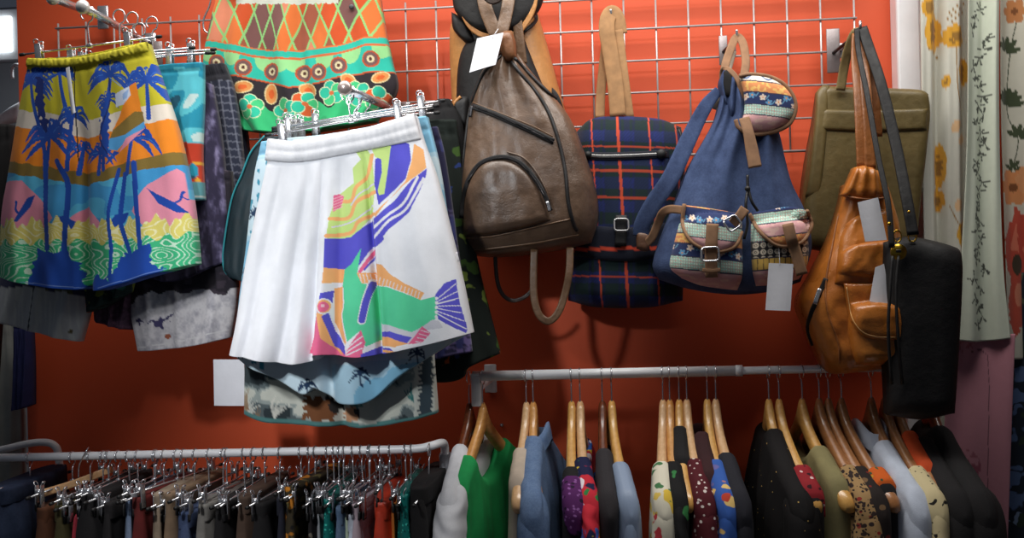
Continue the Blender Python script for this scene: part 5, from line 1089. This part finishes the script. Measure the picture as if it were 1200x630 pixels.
garment(900, 4, D0, 'blouse', 'black blouse with gold studs on the shoulder', 'blouse', STD, .2, 1.04, .036, (.35, .034, .044), .85, .02)
hanger(912, 6, D0, WY, 'yellow hanger carrying the red print dress on its lower half')
garment(912, 6, D0, 'dress', 'red and white print dress hanging low beside the black studded blouse', 'dress', BLKC, .66, .95, .016, None, .9, .08, None, (RPR, .66, .96))
hanger(939, 10, D0, WY, 'broad yellow hanger holding the khaki shirt')
garment(939, 10, D0, 'shirt', 'khaki sleeveless shirt on a broad yellow hanger', 'shirt', KHA, .46, .88, .028, None, .85, .04)
hanger(959, 10, D0, WB, 'brown beech hanger holding the ethnic print dress')
garment(959, 10, D0, 'dress', 'tan ethnic print dress right of the khaki shirt', 'dress', ETH, .60, 1.04, .024, (.3, .024, .034), .9)
hanger(970, 10, D0, WB, 'brown beech hanger between the ethnic print dress and the orange strap dress')
garment(970, 10, D0, 'dress', 'dark brown ethnic print dress behind the tan one', 'dress', ETD, .62, 1.04, .018, None, .9)
hanger(985, 11, D0, WB, 'long brown hanger with an orange strap over its end')
garment(985, 11, D0, 'dress', 'dark sundress with an orange patterned strap', 'dress', BLKC, .74, .9, .016, None, .9, .06, None, (ORS, .74, .92))
hanger(1020, 7, D0, WB, 'brown hanger under the white collared shirt')
garment(1016, 8, D0, 'shirt', 'white shirt with turned collar', 'shirt', WSH, .34, 1.04, .030, (.55, .030, .032), .85, .03, WSH)
hanger(1036, 7, D0, WB, 'brown hanger right of the white shirt, with the cream leaf dress')
garment(1036, 7, D0, 'dress', 'cream dress with black leaf sprigs', 'dress', CRL, .62, 1.04, .022, (.3, .022, .03), .9)
garment(1052, 5, D0, 'top', 'orange top with turquoise bead at the right end of the rail', 'top', ORA, .36, .7, .012, None, .45)
hanger(1050, 5, D0, WB, 'brown hanger at the right end of the rail with the orange top')
hanger(1090, 4, D0, WD, 'dark walnut hanger under the black bag, holding the black coat')
garment(1090, 4, D0, 'coat', 'bulky black coat between the black shoulder bag and the pink cloth', 'coat', fab('black_wool_coat', (20, 17, 19)), .2, 1.04, .05, (.5, .045, .055), .85, .01)
garment(1066, 4, D0, 'dress', 'long black dress at the dark right end of the rail', 'dress', BLKC, .3, 1.04, .034, (.4, .03, .036), 1.0)
# ============================================================ left rack
YL = -.33
def lp(px): return 536.0 - px * 10.5 / 500
def LP(px): return at(px, lp(px), YL)
lr = thing('garment_rack', 'white tubular garment rack with rounded corner, full of trousers', 'garment rack', (LP(505)[0], YL, 0))
a0 = LP(-60); a1 = LP(478); cx = LP(512)
part('top_rail', tube(np.vstack([np.linspace(a0, a1, 6), [cx + np.array([-.018, .004, .004]), cx + np.array([.0, .03, .006]), cx + np.array([.004, .06, -.002]), cx + np.array([.004, .07, -.03])]]), .0092, 16, 5), WHITEPAINT, lr)
part('post', box((cx[0] + .004, YL + .07, (cx[2] - .02) / 2), (.026, .022, cx[2] - .02), .006), M('grey_post', (150, 150, 156), .4, .3), lr)
part('bolt', lathe([(.004, -.002), (.0045, 0), (.002, .002)], 10, 'y', (cx[0] + .004, YL + .056, cx[2] - .07)), DARKSTEEL, lr)
YQ = -.10; q = lambda px, py: at(px, py, YQ)
br = thing('garment_rack', 'second white rack end behind the trouser rack, lower left corner', 'garment rack', (q(66, 560)[0], YQ, 0))
part('top_rail', tube(np.array([q(-70, 541), q(0, 527), q(30, 520), q(52, 518), q(64, 522), q(69, 535), q(70, 570)]), .0092, 14, 6), WHITEPAINT, br)
bz = q(70, 565); part('post', tube([bz + np.array([0, 0, .02]), (bz[0], bz[1], 0)], .0105, 14, 1), M('grey_post', 0), br)
PCLIP = {}
RK = 'metal clip hangers on the left rack'
def clip_at(px, th, label):
    loc = LP(px) + np.array([0, 0, .0105]); r = (0, 0, math.pi / 2 + math.radians(th))
    kind = random.Random(int(px * 7)).choice((.066, .078, .078, .092)); r = (random.Random(int(px * 3)).uniform(-.05, .05), 0, r[2])
    if kind not in PCLIP: PCLIP[kind] = clip_hanger(.165, [-.125, .125], loc, label, RK, r, kind); return PCLIP[kind]
    return dup(PCLIP[kind], loc, r, label, RK)
def trousers(pf, w, top, name, label, cat, mat, th=0, hl=.14, wb=True, seed=0, extra=None):
    """hung by the waistband, seen end on; pf: reference x of the front edge"""
    px = 741 - (741 - pf) / 1.068; loc = LP(px); R = np.array(Matrix.Rotation(math.radians(th), 3, 'Z')); sc = 600.0
    ztop = at(pf, top, YL - hl)[2]; tw = w / sc / 2; rows = []; rg = random.Random(seed + int(pf))
    ph = rg.uniform(0, 6)
    for k in range(26):
        q = k / 25; z = ztop + (.28 - ztop) * q ** 1.4; tx = tw * (.72 + .5 * min(1, q * 5) + .2 * q); h = hl * (1 + .10 * min(1, q * 4))
        if k == 0: tx *= .5; h *= .985
        ring = []
        for c in np.linspace(0, 2 * math.pi, 48, endpoint=False):
            cc, ss = math.cos(c), math.sin(c); yv = h * (abs(ss) ** .6) * (1 if ss > 0 else -1); xv = tx * (abs(cc) ** .55) * (1 if cc > 0 else -1)
            xv += tw * .35 * math.sin(yv * 70 + ph + q * 2) * min(1, q * 3) + .003 * math.sin(yv * 160 + ph) * (1 - q)
            ring.append((xv + .012 * q * math.sin(ph), yv, z + .004 * math.sin(yv * 40 + ph)))
        rows.append(np.array(ring) @ R.T + np.array([loc[0], loc[1], 0]))
    t = thing(name, label, cat, (loc[0], loc[1], .28), 'trousers and skirts on the left rack'); part('cloth', loft(rows), mat, t)
    if wb:
        r2 = []
        for z, f in ((ztop + .003, 1.03), (ztop - .004, 1.12), (ztop - .03, 1.12), (ztop - .034, 1.03)):
            g = []
            for c in np.linspace(0, 2 * math.pi, 40, endpoint=False):
                cc, ss = math.cos(c), math.sin(c); g.append(((tw * .95 + .002) * f * (abs(cc) ** .55) * (1 if cc > 0 else -1), (hl + .004) * (abs(ss) ** .6) * (1 if ss > 0 else -1), z))
            r2.append(np.array(g) @ R.T + np.array([loc[0], loc[1], 0]))
        part('waistband', loft(r2), mat, t)
    return px
f2 = lambda n, c, **k: M(n, c, .9, 0, .25, 18, .3, 420, **k)
SEQ = M_blobs('teal_sequins', (20, 110, 104), [((70, 200, 180), 130, .36, .6), ((14, 60, 60), 110, .3, .5)], .35)
CAMO = M_blobs('camo_orange', (58, 50, 34), [((206, 130, 40), 30, .5, .6), ((110, 100, 60), 38, .45, .5), ((26, 24, 24), 42, .4, .5)])
DKP = M_blobs('dark_motif', (36, 32, 34), [((120, 112, 100), 26, .3, .5)]); PLD = M_blobs('pale_check', (178, 160, 168), [((120, 110, 130), 60, .3, .6)])
TL = [(-14, 36, 574, 'jeans', 'dark blue pull on jeans at the left end', 'jeans', M_denim('indigo_denim', (34, 42, 62), (58, 70, 96)), 4),
      (40, 22, 596, 'trousers', 'rust brown trousers right of the dark blue jeans', 'trousers', f2('rust', (92, 50, 24)), 3), (62, 20, 593, 'trousers', 'olive trousers beside the rust brown pair', 'trousers', f2('olive_twill', (76, 68, 32)), 2),
      (79, 8, 604, 'skirt', 'narrow pink red skirt edge next to the olive trousers', 'skirt', f2('pinkred', (180, 50, 66)), 0), (84, 14, 594, 'trousers', 'white trousers between the olive pair and the wide black pair', 'trousers', f2('white_twill', (214, 216, 222)), 5),
      (97, 34, 580, 'trousers', 'wide black trousers right of the white pair', 'trousers', f2('black_wool', (22, 19, 21)), 2), (122, 16, 590, 'trousers', 'black trousers left of the pale blue jeans', 'trousers', f2('black_wool2', (28, 24, 26)), 0),
      (143, 12, 586, 'jeans', 'pale blue jeans edge left of the dark red trousers', 'jeans', M_denim('pale_denim', (100, 118, 146), (136, 150, 172)), 3), (155, 18, 584, 'trousers', 'dark red trousers right of the pale blue jeans', 'trousers', f2('dark_red', (110, 26, 24)), 1),
      (179, 14, 580, 'trousers', 'beige chinos, left of the pair', 'trousers', f2('beige_chino', (166, 146, 124)), 1), (194, 14, 580, 'trousers', 'brown beige chinos right of the beige pair', 'trousers', f2('tan_chino', (146, 120, 94)), 0),
      (211, 22, 601, 'skirt', 'slate blue denim skirt hanging low', 'skirt', M_denim('slate_denim', (62, 76, 108), (82, 96, 128)), 0), (233, 19, 592, 'trousers', 'pale grey cord trousers next to the slate blue skirt', 'trousers', f2('grey_cord', (142, 138, 132)), 1),
      (254, 20, 592, 'trousers', 'black trousers between pale grey and brown cords', 'trousers', f2('black_wool', 0), 1), (280, 20, 583, 'trousers', 'dark taupe corduroy trousers', 'trousers', f2('taupe_cord', (92, 70, 56)), 2), (300, 24, 591, 'trousers', 'black trousers right of the taupe corduroys', 'trousers', f2('black_wool', 0), 0),
      (325, 12, 585, 'trousers', 'dark navy trousers left of the royal blue pair', 'trousers', f2('dark_navy', (30, 32, 50)), 0), (336, 6, 603, 'skirt', 'royal blue skirt edge beside the orange camouflage print', 'skirt', f2('royal_blue', (30, 70, 210)), 0), (344, 16, 572, 'trousers', 'orange and brown camouflage print trousers', 'trousers', CAMO, -6),
      (359, 9, 576, 'trousers', 'dark motif print trousers right of the camouflage pair', 'trousers', DKP, 2), (367, 7, 601, 'trousers', 'pale grey trousers edge left of the teal sequins', 'trousers', f2('pale_grey', (168, 172, 176)), 0), (374, 13, 586, 'skirt', 'teal sequin skirt, left one of the two', 'skirt', SEQ, 5),
      (390, 13, 596, 'jeans', 'steel blue jeans right of the left sequin skirt', 'jeans', M_denim('steel_denim', (82, 104, 132), (106, 126, 150)), 4), (401, 9, 598, 'trousers', 'pale green trousers right of the steel blue jeans', 'trousers', f2('pale_green', (188, 204, 178)), 0), (413, 13, 592, 'trousers', 'pale checked trousers behind the white skirt', 'trousers', PLD, 0), (411, 20, 604, 'skirt', 'white skirt with crisp square edge', 'skirt', f2('white_crisp', (214, 222, 236)), 0),
      (437, 22, 590, 'skirt', 'red orange satin skirt with wide folded waist', 'skirt', M('red_satin', (206, 62, 36), .45, 0, .15, 30), 6), (456, 6, 590, 'skirt', 'orange skirt edge between the red satin skirt and right sequin skirt', 'skirt', f2('orange_skirt', (214, 120, 40)), 0), (464, 15, 581, 'skirt', 'teal sequin skirt, right one of the two', 'skirt', SEQ, 6), (487, 26, 572, 'trousers', 'black trousers at the right end of the trouser rack', 'trousers', f2('black_wool', 0), 1)]
for i, (pf, w, top, nm, lb, cat, mt, th) in enumerate(TL):
    px = trousers(pf, w, top, nm, lb, cat, mt, th, .13 if w > 10 else .12, w > 11, i)
    clip_at(px, th + random.uniform(-4, 4), 'clip hanger of the ' + lb)
for px, lb in ((127, 'empty metal clip hanger over the black trousers left of the pale blue jeans'), (150, 'empty metal clip hanger over the pale blue jeans'), (183, 'empty metal clip hanger over the dark red trousers'), (207, 'empty metal clip hanger over the beige chinos'), (262, 'empty metal clip hanger over the pale grey cords'), (297, 'empty metal clip hanger left of the taupe corduroys hanger'), (403, 'empty metal clip hanger over the pale green trousers'), (445, 'empty metal clip hanger over the red satin skirt')):
    clip_at(px, random.uniform(-12, 12), lb)
wr = thing('clothes_hanger', 'pale flat wooden trouser hanger tilted among the metal clip hangers', 'clothes hanger', LP(100) + np.array([0, 0, -.12]))
part('wooden_bar', ribbon(A([(49, 578, YL - .10), (90, 565, YL - .02), (131, 549, YL + .05)], 0), .016, .010), WP, wr)
part('hook', tube(A([(92, 560, YL), (93, 545, YL), (100, 530, YL - .012), (104, 524, YL), (101, 528, YL + .012)], 0), .0017, 6), CHROME, wr)
# ============================================================ camera, light
cam = bpy.data.cameras.new('camera'); co = bpy.data.objects.new('camera', cam); COL.objects.link(co)
cam.sensor_width = 36; cam.lens = 36 * F / 1200; cam.clip_start = .05
co.matrix_world = Matrix(((RT[0], UP[0], -FW[0], CAM[0]), (RT[1], UP[1], -FW[1], CAM[1]), (RT[2], UP[2], -FW[2], CAM[2]), (0, 0, 0, 1)))
S.camera = co
def area(name, loc, target, size, power, col, spread=180):
    l = bpy.data.lights.new(name, 'AREA'); l.shape = 'RECTANGLE'; l.size, l.size_y = size; l.energy = power; l.color = col; l.spread = math.radians(spread)
    o = bpy.data.objects.new(name, l); COL.objects.link(o); o.location = loc; o.rotation_euler = (Vector(target) - Vector(loc)).to_track_quat('-Z', 'Y').to_euler(); return o
def spot(name, loc, target, power, ang, blend, col, rad=.06):
    l = bpy.data.lights.new(name, 'SPOT'); l.energy = power; l.color = col; l.spot_size = math.radians(ang); l.spot_blend = blend; l.shadow_soft_size = rad
    o = bpy.data.objects.new(name, l); COL.objects.link(o); o.location = loc; o.rotation_euler = (Vector(target) - Vector(loc)).to_track_quat('-Z', 'Y').to_euler(); return o
area('ceiling_strip_light', (-.2, -.56, 2.55), (-.2, -.30, 1.5), (2.2, .34), 19, (1.0, .97, .92), 150)
spot('track_spot_left', (-.95, -2.1, 2.3), (-.63, -.3, 1.62), 92, 33, 1.0, (.93, .97, 1.0))
spot('track_spot_middle', (.02, -1.35, 2.66), (.06, -.2, 1.92), 21, 44, 1.0, (.97, .98, 1.0))
spot('rack_fill_spot', (-1.0, -2.0, 2.4), (-.84, -.4, 1.0), 74, 32, 1.0, (.97, .98, 1.0))  # fill spot added to brighten the trousers and rail of the left rack
area('back_room_fill', (-1.7, .7, 2.5), (-1.6, 1.2, 1.2), (.5, .3), 10, (.9, .95, 1.0))  # unseen fill light added to brighten the room past the wall end
w = bpy.data.worlds.new('shop_air'); S.world = w; w.use_nodes = True
w.node_tree.nodes['Background'].inputs[0].default_value = (.62, .72, .95, 1); w.node_tree.nodes['Background'].inputs[1].default_value = .05
S.view_settings.view_transform = 'Standard'; S.view_settings.look = 'None'; S.view_settings.exposure = 0.0; S.view_settings.gamma = 1.0; S.view_settings.use_curve_mapping = False
